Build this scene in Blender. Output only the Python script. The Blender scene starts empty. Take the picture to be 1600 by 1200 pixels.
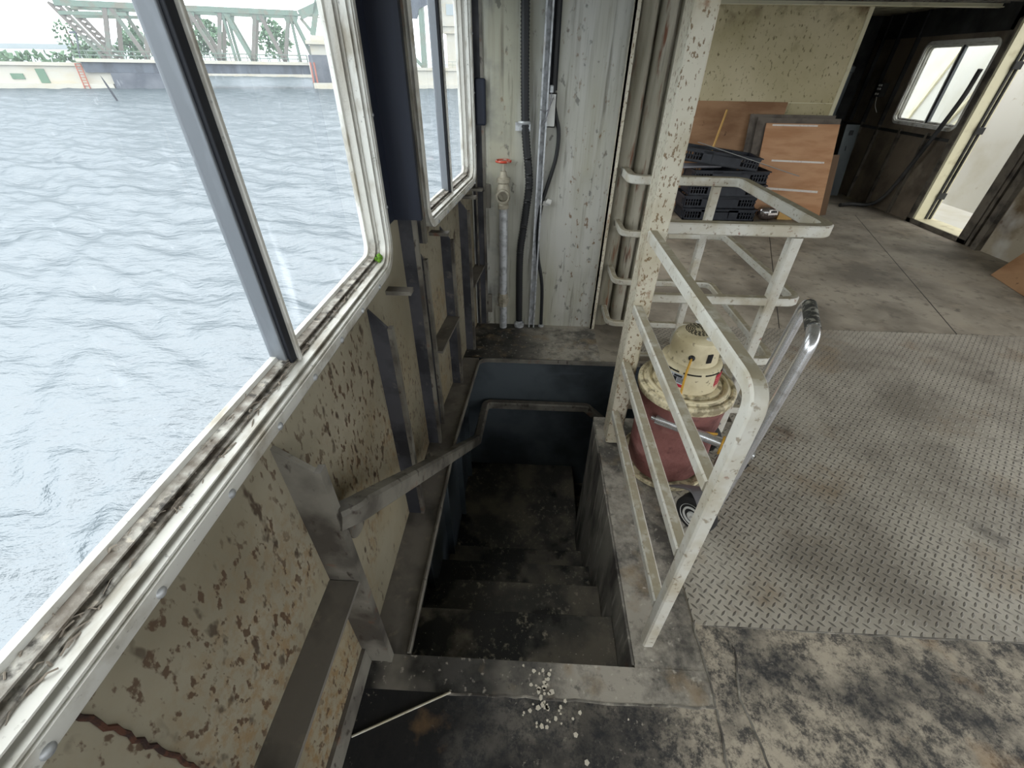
import bpy, bmesh, math, random
from mathutils import Vector, Matrix
random.seed(7)
SC = bpy.context.scene
COL = SC.collection
# ------------------------------------------------------------------ camera
H = 1.55
RW = ((0.99885789, 0.03822344, -0.02866867), (0.04583094, -0.59685612, 0.80103826), (0.01350737, -0.8014373, -0.59792625))
cd = bpy.data.cameras.new('camera'); cam = bpy.data.objects.new('camera', cd); COL.objects.link(cam)
cd.sensor_fit = 'HORIZONTAL'; cd.sensor_width = 36.0; cd.lens = 664.0 * 36.0 / 1600.0
cd.clip_start = 0.02; cd.clip_end = 3000
m = Matrix.Identity(4)
for i in range(3):
    m[i][0] = RW[i][0]; m[i][1] = -RW[i][1]; m[i][2] = -RW[i][2]
m[2][3] = H
cam.matrix_world = m
SC.camera = cam
# ------------------------------------------------------------------ sky, exposure
SC.view_settings.view_transform = 'Standard'; SC.view_settings.look = 'None'
SC.view_settings.exposure = 0.12; SC.view_settings.gamma = 1.0
SC.view_settings.use_curve_mapping = False
W = bpy.data.worlds.new('overcast_sky'); SC.world = W; W.use_nodes = True
wn = W.node_tree; wn.nodes.clear()
wo = wn.nodes.new('ShaderNodeOutputWorld'); wb = wn.nodes.new('ShaderNodeBackground')
wt = wn.nodes.new('ShaderNodeTexCoord'); ws = wn.nodes.new('ShaderNodeSeparateXYZ'); wr = wn.nodes.new('ShaderNodeValToRGB')
wr.color_ramp.elements[0].position = 0.0; wr.color_ramp.elements[0].color = (0.30, 0.33, 0.36, 1)
wr.color_ramp.elements[1].position = 0.6; wr.color_ramp.elements[1].color = (1.0, 1.0, 1.0, 1)
e_ = wr.color_ramp.elements.new(0.03); e_.color = (0.93, 0.97, 1.0, 1)
wn.links.new(wt.outputs['Generated'], ws.inputs[0]); wn.links.new(ws.outputs['Z'], wr.inputs[0])
wn.links.new(wr.outputs[0], wb.inputs[0]); wb.inputs[1].default_value = 4.0
wn.links.new(wb.outputs[0], wo.inputs[0])
SC.cycles.max_bounces = 10; SC.cycles.diffuse_bounces = 6; SC.cycles.transparent_max_bounces = 12
SC.cycles.use_denoising = True

# ------------------------------------------------------------------ materials
def lin(c): return c / 12.92 if c <= 0.04045 else ((c + 0.055) / 1.055) ** 2.4
def C(h): return tuple(lin(int(h[i:i+2], 16) / 255.0) for i in (0, 2, 4)) + (1.0,)

class NT:
    def __init__(s, name):
        s.m = bpy.data.materials.new(name); s.m.use_nodes = True; s.t = s.m.node_tree; s.t.nodes.clear()
        s.out = s.n('ShaderNodeOutputMaterial'); s.co = s.n('ShaderNodeTexCoord').outputs['Object']
    def n(s, k, **kw):
        x = s.t.nodes.new(k)
        for a, b in kw.items(): setattr(x, a, b)
        return x
    def l(s, a, b): s.t.links.new(a, b)
    def mapped(s, st, off=(0, 0, 0)):
        x = s.n('ShaderNodeMapping'); x.inputs['Scale'].default_value = st; x.inputs['Location'].default_value = off
        s.l(s.co, x.inputs['Vector']); return x.outputs[0]
    def noise(s, sc, st=(1, 1, 1), d=4, rough=0.55, off=(0, 0, 0)):
        x = s.n('ShaderNodeTexNoise'); x.inputs['Scale'].default_value = sc; x.inputs['Detail'].default_value = d
        x.inputs['Roughness'].default_value = rough; s.l(s.mapped(st, off), x.inputs['Vector']); return x.outputs['Fac']
    def ramp(s, v, lo, hi):
        x = s.n('ShaderNodeMapRange'); x.inputs['From Min'].default_value = lo; x.inputs['From Max'].default_value = hi
        s.l(v, x.inputs['Value']); return x.outputs['Result']
    def math(s, op, a, b=None, c=None):
        x = s.n('ShaderNodeMath', operation=op)
        for i, v in enumerate((a, b, c)):
            if v is None: continue
            if isinstance(v, (int, float)): x.inputs[i].default_value = v
            else: s.l(v, x.inputs[i])
        return x.outputs[0]
    def mix(s, f, a, b):
        x = s.n('ShaderNodeMix', data_type='RGBA')
        if isinstance(f, (int, float)): x.inputs[0].default_value = f
        else: s.l(f, x.inputs[0])
        for i, v in ((6, a), (7, b)):
            if isinstance(v, tuple): x.inputs[i].default_value = v
            else: s.l(v, x.inputs[i])
        return x.outputs[2]

def mat(name, base, rough=0.6, metal=0.0, layers=(), bump=None, spec=0.4, pre=None):
    """layers: dict(c colour, s scale, lo, hi, st stretch, d detail, k strength, ms/mlo/mhi second noise mask, ax=(axis,lo,hi) span mask)"""
    g = NT(name); p = g.n('ShaderNodeBsdfPrincipled')
    col = C(base) if isinstance(base, str) else base
    p.inputs['Roughness'].default_value = rough; p.inputs['Metallic'].default_value = metal
    p.inputs['Specular IOR Level'].default_value = spec
    for i, L in enumerate(layers):
        off = (i * 3.7 + 1.3, i * 5.1, i * 2.9)
        f = g.ramp(g.noise(L['s'], L.get('st', (1, 1, 1)), L.get('d', 4), L.get('r', 0.55), off), L['lo'], L['hi'])
        if 'ms' in L:
            f = g.math('MULTIPLY', f, g.ramp(g.noise(L['ms'], L.get('mst', (1, 1, 1)), 3, 0.5, off[::-1]), L['mlo'], L['mhi']))
        if 'ax' in L:
            a, lo, hi = L['ax']; sp = g.n('ShaderNodeSeparateXYZ'); g.l(g.co, sp.inputs[0])
            f = g.math('MULTIPLY', f, g.ramp(sp.outputs[a], lo, hi))
        if L.get('k', 1) != 1: f = g.math('MULTIPLY', f, L['k'])
        col = g.mix(f, col, C(L['c']))
    if isinstance(col, tuple): p.inputs['Base Color'].default_value = col
    else: g.l(col, p.inputs['Base Color'])
    if bump:
        b = g.n('ShaderNodeBump'); b.inputs['Strength'].default_value = bump[1]; b.inputs['Distance'].default_value = bump[2] if len(bump) > 2 else 0.01
        g.l(g.noise(bump[0], bump[3] if len(bump) > 3 else (1, 1, 1), 5), b.inputs['Height']); g.l(b.outputs[0], p.inputs['Normal'])
    g.l(p.outputs[0], g.out.inputs[0])
    return g.m

RUST, RUSTD, OCH = '6a3a1e', '3a2016', '8a6a34'
MT = {}
MT['hull'] = mat('hull_cream_paint', '918a78', 0.5, 0, [
    dict(c='736c5a', s=2.2, lo=.38, hi=.64, k=.8), dict(c='a08c62', s=1.2, lo=.45, hi=.7, k=.55, ax=(2, .8, .2)),
    dict(c='7d6038', s=44, st=(1, 1, .6), lo=.46, hi=.60, d=8, r=.7, ms=2.4, mlo=.46, mhi=.60, k=.7, ax=(2, 1.0, .5)),
    dict(c='4a3526', s=54, st=(1, 1, .5), lo=.56, hi=.62, d=4, k=.85, ms=2.6, mlo=.43, mhi=.57),
    dict(c='38291f', s=24, st=(1, 1, .5), lo=.60, hi=.67, d=3, k=.85, ms=1.9, mlo=.42, mhi=.55)], (40, .15, .004))
MT['rib'] = mat('rib_grey_paint', '77736a', 0.5, 0, [
    dict(c='332e2a', s=4.5, lo=.42, hi=.60, k=.85, d=6), dict(c='2c211c', s=34, st=(1, 1, .5), lo=.6, hi=.68, d=3, k=.8),
    dict(c=RUST, s=12, lo=.62, hi=.72, k=.6)], (40, .15, .003))
MT['ribshade'] = mat('rib_web_shade', '45454a', 0.6, 0, [dict(c='26272c', s=5, lo=.42, hi=.6, d=6), dict(c='6a665e', s=18, lo=.6, hi=.72, k=.6, d=6)], (40, .15, .003))  # darker copy for the rib webs, near-face shade put into the colour
MT['ledge'] = mat('ledge_dusty_grey', '6d6861', 0.75, 0, [dict(c='3c3936', s=5, lo=.45, hi=.7), dict(c='8a8072', s=24, lo=.6, hi=.75, k=.6)], (60, .2, .003))
MT['wallfar'] = mat('far_wall_paint', 'b9b9b2', 0.55, 0, [
    dict(c='95927a', s=2.2, st=(1.5, 1, .3), lo=.42, hi=.62, k=.7), dict(c='7e7766', s=16, st=(3, 1, .12), lo=.52, hi=.7, k=.4, d=6), dict(c='4e483c', s=9, st=(3.2, 1, .22), lo=.57, hi=.70, k=.6, d=7), dict(c='3c3a38', s=26, st=(1, 1, .6), lo=.64, hi=.70, d=6, k=.6),
    dict(c='6b4a26', s=42, st=(1, 1, .55), lo=.62, hi=.70, d=3, k=.8, ms=3, mst=(2.5, 1, .2), mlo=.5, mhi=.62),
    dict(c='4a4e55', s=6, lo=.5, hi=.7, k=.6, ax=(0, -.06, -.3))], (30, .1, .004))  # last layer paints the shadow over the left third of the wall
MT['pipechase'] = mat('pipe_chase_rusty', 'a5a091', 0.65, 0, [
    dict(c='6f6a58', s=3.5, st=(3, 3, .3), lo=.42, hi=.62, k=.85), dict(c=RUST, s=14, st=(2, 2, .35), lo=.55, hi=.68, d=6, k=.9),
    dict(c='2a1e18', s=6, st=(5, 5, .3), lo=.6, hi=.7, k=.9)], (30, .3, .006))
MT['yellow'] = mat('yellow_wall_paint', 'cdc2a0', 0.55, 0, [
    dict(c='8f8450', s=1.1, lo=.4, hi=.7, k=.55), dict(c='5c5030', s=30, st=(1, 1, .6), lo=.58, hi=.68, d=4, k=.85),
    dict(c='5e4420', s=1.3, lo=.6, hi=.72, k=.8, d=6), dict(c='5a4526', s=7, lo=.5, hi=.7, k=.6, ax=(2, 1.85, 2.15))], (20, .12, .01))
MT['rail'] = mat('rail_white_paint', 'cccac1', 0.42, 0, [
    dict(c='a89c80', s=9, lo=.45, hi=.65, k=.6), dict(c='7b6a50', s=60, lo=.6, hi=.68, d=5, k=.7),
    dict(c='7a4020', s=26, lo=.66, hi=.73, d=6, k=.85)], (50, .08, .003))
MT['post'] = mat('post_spotted_paint', 'cac4b2', 0.42, 0, [
    dict(c='a4977a', s=5, lo=.45, hi=.65, k=.6), dict(c='6b4e28', s=105, st=(1, 1, .55), lo=.575, hi=.63, d=3, k=.85),
    dict(c='7a4a20', s=22, lo=.58, hi=.7, d=6, k=.8, ms=2.5, mlo=.52, mhi=.62)], (50, .08, .003))
MT['alu'] = mat('window_aluminium', 'd2d1ca', 0.42, 0.1, [
    dict(c='857860', s=22, st=(1, .4, .4), lo=.50, hi=.68, k=.7, d=6), dict(c='4c463c', s=80, lo=.64, hi=.72, k=.5)], None)
MT['track'] = mat('window_track_dirt', 'c4c2ba', 0.6, 0, [
    dict(c='8c8374', s=14, st=(1, .5, .3), lo=.50, hi=.7, k=.6), dict(c='6b6257', s=30, lo=.30, hi=.62, d=7, ax=(2, .13, .06)), dict(c='302b26', s=46, lo=.52, hi=.66, d=6, ax=(2, .13, .06)), dict(c='c9c0b0', s=70, lo=.6, hi=.7, k=.7, ax=(2, .13, .06))], (70, .5, .006))
MT['mullion'] = mat('mullion_grey_metal', '6d7176', 0.45, 0.3, [dict(c='9aa0a6', s=14, st=(1, 1, .25), lo=.55, hi=.75, k=.5)], None)
MT['gasket'] = mat('black_gasket', '14171f', 0.6)
MT['navy'] = mat('navy_shade_and_plate', '171d2c', 0.6, 0, [dict(c='0e1220', s=3, st=(4, 4, .4), lo=.45, hi=.6)], None)  # on the window pier this navy stands in for shade
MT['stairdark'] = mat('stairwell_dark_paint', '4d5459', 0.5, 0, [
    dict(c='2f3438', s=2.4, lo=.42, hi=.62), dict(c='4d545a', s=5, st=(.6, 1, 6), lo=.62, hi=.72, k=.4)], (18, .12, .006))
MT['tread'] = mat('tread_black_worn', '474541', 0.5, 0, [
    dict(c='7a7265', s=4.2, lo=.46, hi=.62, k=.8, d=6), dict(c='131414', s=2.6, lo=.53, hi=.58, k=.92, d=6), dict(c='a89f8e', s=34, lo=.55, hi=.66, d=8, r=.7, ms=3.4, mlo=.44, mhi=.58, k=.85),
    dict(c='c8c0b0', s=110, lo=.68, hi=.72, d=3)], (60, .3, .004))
MT['deck'] = mat('deck_black_rusty', '57544f', 0.7, 0, [
    dict(c='b3a998', s=4.5, lo=.34, hi=.54, d=8, r=.65, ax=(0, -.05, .6)), dict(c='2a2c30', s=16, lo=.46, hi=.57, d=10, r=.85, k=.88), dict(c='26282c', s=2.2, lo=.50, hi=.62, d=8, r=.7, k=.7),
    dict(c='121316', s=2.4, lo=.40, hi=.50, k=.93, ax=(0, .62, .0), d=6),
    dict(c='96764f', s=4, lo=.60, hi=.74, d=8, k=.7), dict(c='b8b0a2', s=60, lo=.60, hi=.68, d=8, r=.7, k=.75, ms=4, mlo=.45, mhi=.58)], (70, .35, .004))
MT['strip'] = mat('deck_margin_grey', 'a09a8f', 0.6, 0, [
    dict(c='232322', s=3, lo=.2, hi=.5, ax=(0, .20, -.10)),
    dict(c='4a4845', s=5, lo=.45, hi=.60, d=8, r=.7, k=.9), dict(c='8a775c', s=9, lo=.55, hi=.70, d=7, k=.6), dict(c='2f2f30', s=34, lo=.58, hi=.68, d=8, r=.7, k=.7, ms=3, mlo=.42, mhi=.56), dict(c='c2bbae', s=48, lo=.62, hi=.70, d=6, k=.6)], (60, .25, .004))
MT['deckfar'] = mat('deck_far_dusty', 'a0988a', 0.62, 0, [
    dict(c='6f685d', s=1.6, lo=.4, hi=.62, d=8), dict(c='554f47', s=14, lo=.56, hi=.7, d=8, k=.6), dict(c='a89c8a', s=4, lo=.55, hi=.72, k=.6), dict(c='3f3c38', s=9, lo=.66, hi=.74, k=.7)], (25, .15, .005))
MT['coaming'] = mat('curb_weathered_side', '7c7870', 0.7, 0, [
    dict(c='3a3633', s=7, st=(1, 1, .35), lo=.46, hi=.66, d=6), dict(c='b5afa2', s=16, st=(2, 2, .25), lo=.56, hi=.7, k=.7), dict(c=RUST, s=9, lo=.64, hi=.74, k=.6)], (30, .35, .006))
MT['chrome'] = mat('chrome_tube', 'd2d3d6', 0.25, 0.8, [dict(c='8f8a82', s=24, lo=.55, hi=.7, k=.5)])
MT['grip'] = mat('worn_black_grip', '3c3d3c', 0.6, 0, [dict(c='b0aea4', s=55, lo=.5, hi=.62, d=5, k=.8)])
MT['galv'] = mat('galvanised_steel', 'c0c3c6', 0.5, 0.5, [dict(c='7b7c7c', s=30, lo=.45, hi=.65, k=.7), dict(c='8a7a64', s=8, lo=.6, hi=.75, k=.5)])
MT['brass'] = mat('dull_valve_bronze', 'a29c8c', 0.55, 0.3, [dict(c='6a6454', s=25, lo=.5, hi=.7, k=.7)])
MT['red'] = mat('red_handwheel_paint', 'b0402c', 0.5, 0, [dict(c='b9a99a', s=60, lo=.5, hi=.6, k=.8)])
MT['cable'] = mat('black_cable', '1d1e20', 0.5)
MT['whitemetal'] = mat('white_box_paint', 'c4c4c0', 0.5, 0, [dict(c='7c766a', s=30, lo=.6, hi=.7, k=.7)])
MT['maroon'] = mat('faded_maroon_drum', '80544f', 0.6, 0, [
    dict(c='56302f', s=6, lo=.45, hi=.66, k=.75, d=6), dict(c='a67a74', s=8, lo=.54, hi=.72, k=.65, d=6), dict(c='4a2a2a', s=30, lo=.6, hi=.7, k=.5, d=6)], (16, .6, .02))
MT['cream'] = mat('cream_plastic', 'd3c8a8', 0.5, 0, [
    dict(c='a89a76', s=8, lo=.5, hi=.68, d=6, k=.7), dict(c='5e5340', s=46, lo=.62, hi=.7, d=5, k=.7)])
MT['creamdirt'] = mat('cream_plastic_dirty', 'd6cbaa', 0.6, 0, [
    dict(c='7a6f56', s=26, lo=.47, hi=.60, d=6, k=.8), dict(c='4c4432', s=50, lo=.6, hi=.7, k=.7)])
MT['slot'] = mat('dark_slot', '1e1a12', 0.8)
MT['black'] = mat('black_plastic', '17181b', 0.4)
MT['yellowcord'] = mat('yellow_cord', 'c89a38', 0.5, 0, [dict(c='8a6a2c', s=40, lo=.5, hi=.7, k=.7)])
MT['rubber'] = mat('black_rubber', '1c1c1d', 0.7)
MT['greyplastic'] = mat('grey_plastic', '77767a', 0.5)
MT['silverlabel'] = mat('silver_label', 'b5b8bd', 0.4)
MT['labelred'] = mat('label_red', 'b02a40', 0.4)
MT['labelblack'] = mat('label_black', '1c1f24', 0.4)
MT['pink'] = mat('pink_sticker', 'd59a90', 0.5)
MT['crate'] = mat('black_crate_plastic', '20242c', 0.45, 0, [dict(c='3a3f46', s=12, lo=.5, hi=.75, k=.6)])
MT['ply'] = mat('plywood_face', 'c79a74', 0.6, 0, [
    dict(c='b07f58', s=2.2, st=(1, 1, 5), lo=.42, hi=.62, d=4, k=.8), dict(c='8f5f3e', s=1.6, st=(.7, .7, 3), lo=.6, hi=.72, k=.5)])
MT['plyold'] = mat('plywood_stained', 'a4805f', 0.65, 0, [
    dict(c='7a5638', s=1.6, st=(1, 1, 3), lo=.42, hi=.64, d=5, k=.8), dict(c='4a2f1c', s=10, lo=.66, hi=.72, k=.8)])
MT['plyedge'] = mat('plywood_edge', '6b5440', 0.7)
MT['greyboard'] = mat('grey_board', '6f675e', 0.7, 0, [dict(c='4d463f', s=6, lo=.45, hi=.7)])
MT['tape'] = mat('white_tape', 'e4ddd6', 0.5, 0, [dict(c='b9aaa0', s=40, lo=.55, hi=.7, k=.6)])
MT['wood'] = mat('pale_wood_stick', 'c9a262', 0.55)
MT['metalstrip'] = mat('dull_metal_strip', '8d8f8c', 0.45, 0.4)
MT['darkmetal'] = mat('dark_sooty_metal', '3a3a39', 0.6, 0, [dict(c='141414', s=3, lo=.4, hi=.65), dict(c='48423a', s=7, lo=.6, hi=.75, k=.6)], (20, .2, .006))
MT['studwall'] = mat('right_wall_brown', '75695a', 0.7, 0, [
    dict(c='3a342c', s=2.2, lo=.42, hi=.65, k=.7), dict(c='8b8272', s=3.1, lo=.58, hi=.74, k=.7)], (20, .2, .006))
MT['stainwall'] = mat('right_wall_stained', '9a917e', 0.7, 0, [
    dict(c='5a4b34', s=2.6, lo=.46, hi=.66, d=6), dict(c='b8b6b0', s=2, lo=.56, hi=.7, k=.7), dict(c='4c3018', s=10, lo=.64, hi=.72, k=.7)])
MT['stud'] = mat('stud_dull_grey', '5f594f', 0.6, 0, [dict(c='2f2b27', s=8, lo=.45, hi=.68)])
MT['duct'] = mat('duct_grey', '5d6266', 0.4, 0.3)
MT['panelgrey'] = mat('cabinet_cover_grey', '61686a', 0.5, 0, [dict(c='454b4d', s=5, lo=.5, hi=.7, k=.6)])
MT['bulwark'] = mat('bulwark_cream', 'c6c5bc', 0.5, 0, [dict(c='b3ae9a', s=2.0, lo=.5, hi=.7, k=.6), dict(c='9a9078', s=12, lo=.68, hi=.75, k=.5)])
MT['jamb'] = mat('door_jamb_cream', 'd8d2b4', 0.5, 0, [dict(c='a89c7a', s=6, lo=.55, hi=.7, k=.6)])
MT['ceil'] = mat('ceiling_paint', 'a8a592', 0.6, 0, [dict(c='5c5742', s=6, lo=.5, hi=.66, d=5)])
MT['moss'] = mat('moss_green', '5f8a2a', 0.9)
MT['backwall'] = mat('white_cabin_paint', 'c4c2b8', 0.6)
MT['flake'] = mat('paint_flake', 'cfc8b8', 0.6)
# outside
MT['concrete'] = mat('quay_concrete', 'aaa79e', 0.8, 0, [dict(c='a9a08c', s=.25, st=(1, 1, 3), lo=.45, hi=.65, k=.7), dict(c='7f7768', s=.9, lo=.55, hi=.7, k=.6, ax=(2, -1.9, -2.6))])
MT['abut'] = mat('abutment_concrete', '565a62', 0.8, 0, [dict(c='3d424c', s=.3, lo=.4, hi=.65)])  # darker than the quay concrete, with the abutment's shade in the colour
MT['truss'] = mat('truss_green_paint', '66776d', 0.6, 0, [dict(c='72665a', s=.5, lo=.5, hi=.65, k=.6)])
MT['trussb'] = mat('truss_weathered_paint', '6a6560', 0.6, 0, [dict(c='5f7468', s=.4, lo=.5, hi=.65, k=.6)])
MT['girder'] = mat('girder_slate', '4e5560', 0.6, 0, [dict(c='363b45', s=.5, st=(1, 1, .4), lo=.45, hi=.65)])
MT['doorgreen'] = mat('green_door', '54705c', 0.6)
MT['leafa'] = mat('foliage_grey_green', '5f7a62', 0.8, 0, [dict(c='40593f', s=1.5, lo=.4, hi=.6)])
MT['bark'] = mat('bark', '5a5048', 0.8)
MT['bldg'] = mat('pale_building', 'b9bdbf', 0.7)
MT['bwin'] = mat('dark_window_band', '8f989c', 0.3)
MT['ladred'] = mat('ladder_rust_red', '94503e', 0.6)
MT['buoy'] = mat('yellow_paint', 'c8b050', 0.6)
MT['pile'] = mat('tarred_pile', '1a1e2a', 0.7)

def dusty(base, name, dust, k):
    m_ = MT[base].copy(); m_.name = name; t = m_.node_tree; p = [n for n in t.nodes if n.type == 'BSDF_PRINCIPLED'][0]
    src = p.inputs['Base Color'].links[0].from_socket
    gm = t.nodes.new('ShaderNodeNewGeometry'); sp = t.nodes.new('ShaderNodeSeparateXYZ'); mr = t.nodes.new('ShaderNodeMapRange'); mx = t.nodes.new('ShaderNodeMix'); mx.data_type = 'RGBA'
    nz = t.nodes.new('ShaderNodeTexNoise'); nz.inputs['Scale'].default_value = 30; nz.inputs['Detail'].default_value = 6; tc = t.nodes.new('ShaderNodeTexCoord'); mu = t.nodes.new('ShaderNodeMath'); mu.operation = 'MULTIPLY'; m2 = t.nodes.new('ShaderNodeMapRange')
    L = t.links.new; L(gm.outputs['True Normal'], sp.inputs[0]); mr.inputs['From Min'].default_value = .8; mr.inputs['From Max'].default_value = .95; L(sp.outputs['Z'], mr.inputs['Value'])
    L(tc.outputs['Object'], nz.inputs['Vector']); m2.inputs['From Min'].default_value = .25; m2.inputs['From Max'].default_value = .5; m2.inputs['To Max'].default_value = k; L(nz.outputs['Fac'], m2.inputs['Value'])
    L(mr.outputs[0], mu.inputs[0]); L(m2.outputs[0], mu.inputs[1]); L(mu.outputs[0], mx.inputs[0]); L(src, mx.inputs[6]); mx.inputs[7].default_value = C(dust); L(mx.outputs[2], p.inputs['Base Color']); return m_
MT['rail'] = dusty('rail', 'rail_white_paint_dusty_top', '9a9078', .85)
MT['rib'] = dusty('rib', 'rib_grey_paint_dusty_top', '55504a', .8)
def tread_plate():
    g = NT('diamond_plate_steel'); p = g.n('ShaderNodeBsdfPrincipled')
    sp = g.n('ShaderNodeSeparateXYZ'); g.l(g.co, sp.inputs[0]); x, y = sp.outputs[0], sp.outputs[1]
    k = 1 / (0.0275 * math.sqrt(2))
    u = g.math('MULTIPLY', g.math('ADD', x, y), k); v = g.math('MULTIPLY', g.math('SUBTRACT', x, y), k)
    par = g.math('FLOORED_MODULO', g.math('ADD', g.math('FLOOR', u), g.math('FLOOR', v)), 2.0)
    fu = g.math('SUBTRACT', g.math('FRACT', u), .5); fv = g.math('SUBTRACT', g.math('FRACT', v), .5)
    def loz(a, b):
        q = g.math('ADD', g.math('POWER', g.math('ABSOLUTE', g.math('DIVIDE', a, .58)), 1.6), g.math('POWER', g.math('ABSOLUTE', g.math('DIVIDE', b, .17)), 1.6))
        return g.math('SUBTRACT', 1.0, q)
    h = g.math('ADD', g.math('MULTIPLY', par, loz(fu, fv)), g.math('MULTIPLY', g.math('SUBTRACT', 1.0, par), loz(fv, fu)))
    h = g.ramp(h, 0.0, .55)
    col = C('b4aea2')
    def lay(col, c, s, lo, hi, kk, d=5, st=(1, 1, 1), off=(0, 0, 0)):
        f = g.math('MULTIPLY', g.ramp(g.noise(s, st, d, .6, off), lo, hi), kk); return g.mix(f, col, C(c))
    col = lay(col, '7f786d', 1.6, .42, .62, .8, d=8)
    col = lay(col, '5d5850', 26, .54, .68, .45, d=8, off=(3, 3, 3))
    col = lay(col, '8c7658', 2.2, .54, .70, .7, off=(4, 2, 1))
    col = lay(col, 'b5b0a5', 5.0, .58, .72, .6, off=(1, 7, 3))
    col = lay(col, '4a4640', 3.4, .62, .74, .7, off=(9, 1, 2))
    col = lay(col, '6b4428', 2.0, .68, .76, .6, off=(2, 9, 5))
    bar_shade = g.math('MULTIPLY', h, g.ramp(g.noise(2.4, (1, 1, 1), 3, .5, (5, 5, 5)), .22, .5))
    col = g.mix(g.math('MULTIPLY', bar_shade, .74), col, C('45423d'))  # raised bars coloured dark to stand in for their shadow lines
    g.l(col, p.inputs['Base Color']); p.inputs['Roughness'].default_value = .5; p.inputs['Metallic'].default_value = .15
    b = g.n('ShaderNodeBump'); b.inputs['Strength'].default_value = .9; b.inputs['Distance'].default_value = .003
    g.l(h, b.inputs['Height'])
    b2 = g.n('ShaderNodeBump'); b2.inputs['Strength'].default_value = .15; b2.inputs['Distance'].default_value = .004
    g.l(g.noise(40), b2.inputs['Height']); g.l(b.outputs[0], b2.inputs['Normal']); g.l(b2.outputs[0], p.inputs['Normal'])
    g.l(p.outputs[0], g.out.inputs[0]); return g.m
MT['treadplate'] = tread_plate()

def glass(name, veil, streak):
    g = NT(name)
    tr = g.n('ShaderNodeBsdfTransparent'); tr.inputs[0].default_value = (.96, .98, .98, 1)
    gl = g.n('ShaderNodeBsdfGlossy'); gl.inputs['Roughness'].default_value = .02
    fr = g.n('ShaderNodeFresnel'); fr.inputs['IOR'].default_value = 1.45
    ms = g.n('ShaderNodeMixShader'); geo = g.n('ShaderNodeNewGeometry'); g.l(g.math('MULTIPLY', g.math('MULTIPLY', fr.outputs[0], .6), g.math('SUBTRACT', 1.0, geo.outputs['Backfacing'])), ms.inputs[0]); g.l(tr.outputs[0], ms.inputs[1]); g.l(gl.outputs[0], ms.inputs[2])
    tl = g.n('ShaderNodeBsdfTranslucent'); tl.inputs[0].default_value = (.9, .95, 1, 1)
    st = g.ramp(g.noise(16, (1, 1, .18), 4, .6), .62, .75); sp = g.ramp(g.noise(120, (1, 1, .5), 2, .5, (3, 1, 2)), .70, .76)
    f = g.math('ADD', veil, g.math('MULTIPLY', g.math('MAXIMUM', st, sp), streak))
    m2 = g.n('ShaderNodeMixShader'); g.l(f, m2.inputs[0]); g.l(ms.outputs[0], m2.inputs[1]); g.l(tl.outputs[0], m2.inputs[2])
    g.l(m2.outputs[0], g.out.inputs[0]); return g.m
MT['glass'] = glass('dusty_window_glass', .03, .09)
MT['glasshazy'] = glass('hazy_window_glass', .20, .25)

def clearbag():
    g = NT('clear_bag'); tr = g.n('ShaderNodeBsdfTransparent'); gl = g.n('ShaderNodeBsdfGlossy'); gl.inputs['Roughness'].default_value = .2
    ms = g.n('ShaderNodeMixShader'); ms.inputs[0].default_value = .25; g.l(tr.outputs[0], ms.inputs[1]); g.l(gl.outputs[0], ms.inputs[2]); g.l(ms.outputs[0], g.out.inputs[0]); return g.m
MT['bag'] = clearbag()

def water():
    g = NT('canal_water'); df = g.n('ShaderNodeBsdfDiffuse'); gl = g.n('ShaderNodeBsdfGlossy'); fr = g.n('ShaderNodeFresnel'); ms = g.n('ShaderNodeMixShader')
    df.inputs[0].default_value = C('414a4f'); gl.inputs['Color'].default_value = C('e6eaf0'); gl.inputs['Roughness'].default_value = .12; fr.inputs['IOR'].default_value = 1.33
    a = g.noise(2.6, (.75, 1.5, 1), 5, .6); b = g.noise(.9, (.7, 1.3, 1), 3, .5, (7, 3, 1))
    h = g.math('ADD', g.math('MULTIPLY', a, .5), g.math('MULTIPLY', b, .7))
    bp = g.n('ShaderNodeBump'); bp.inputs['Strength'].default_value = 1.0; bp.inputs['Distance'].default_value = .16
    g.l(h, bp.inputs['Height'])
    for q in (df, gl, fr): g.l(bp.outputs[0], q.inputs['Normal'])
    g.l(g.math('MINIMUM', g.math('MULTIPLY', fr.outputs[0], 1.0), .17), ms.inputs[0]); g.l(df.outputs[0], ms.inputs[1]); g.l(gl.outputs[0], ms.inputs[2]); g.l(ms.outputs[0], g.out.inputs[0]); return g.m
MT['water'] = water()

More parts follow.
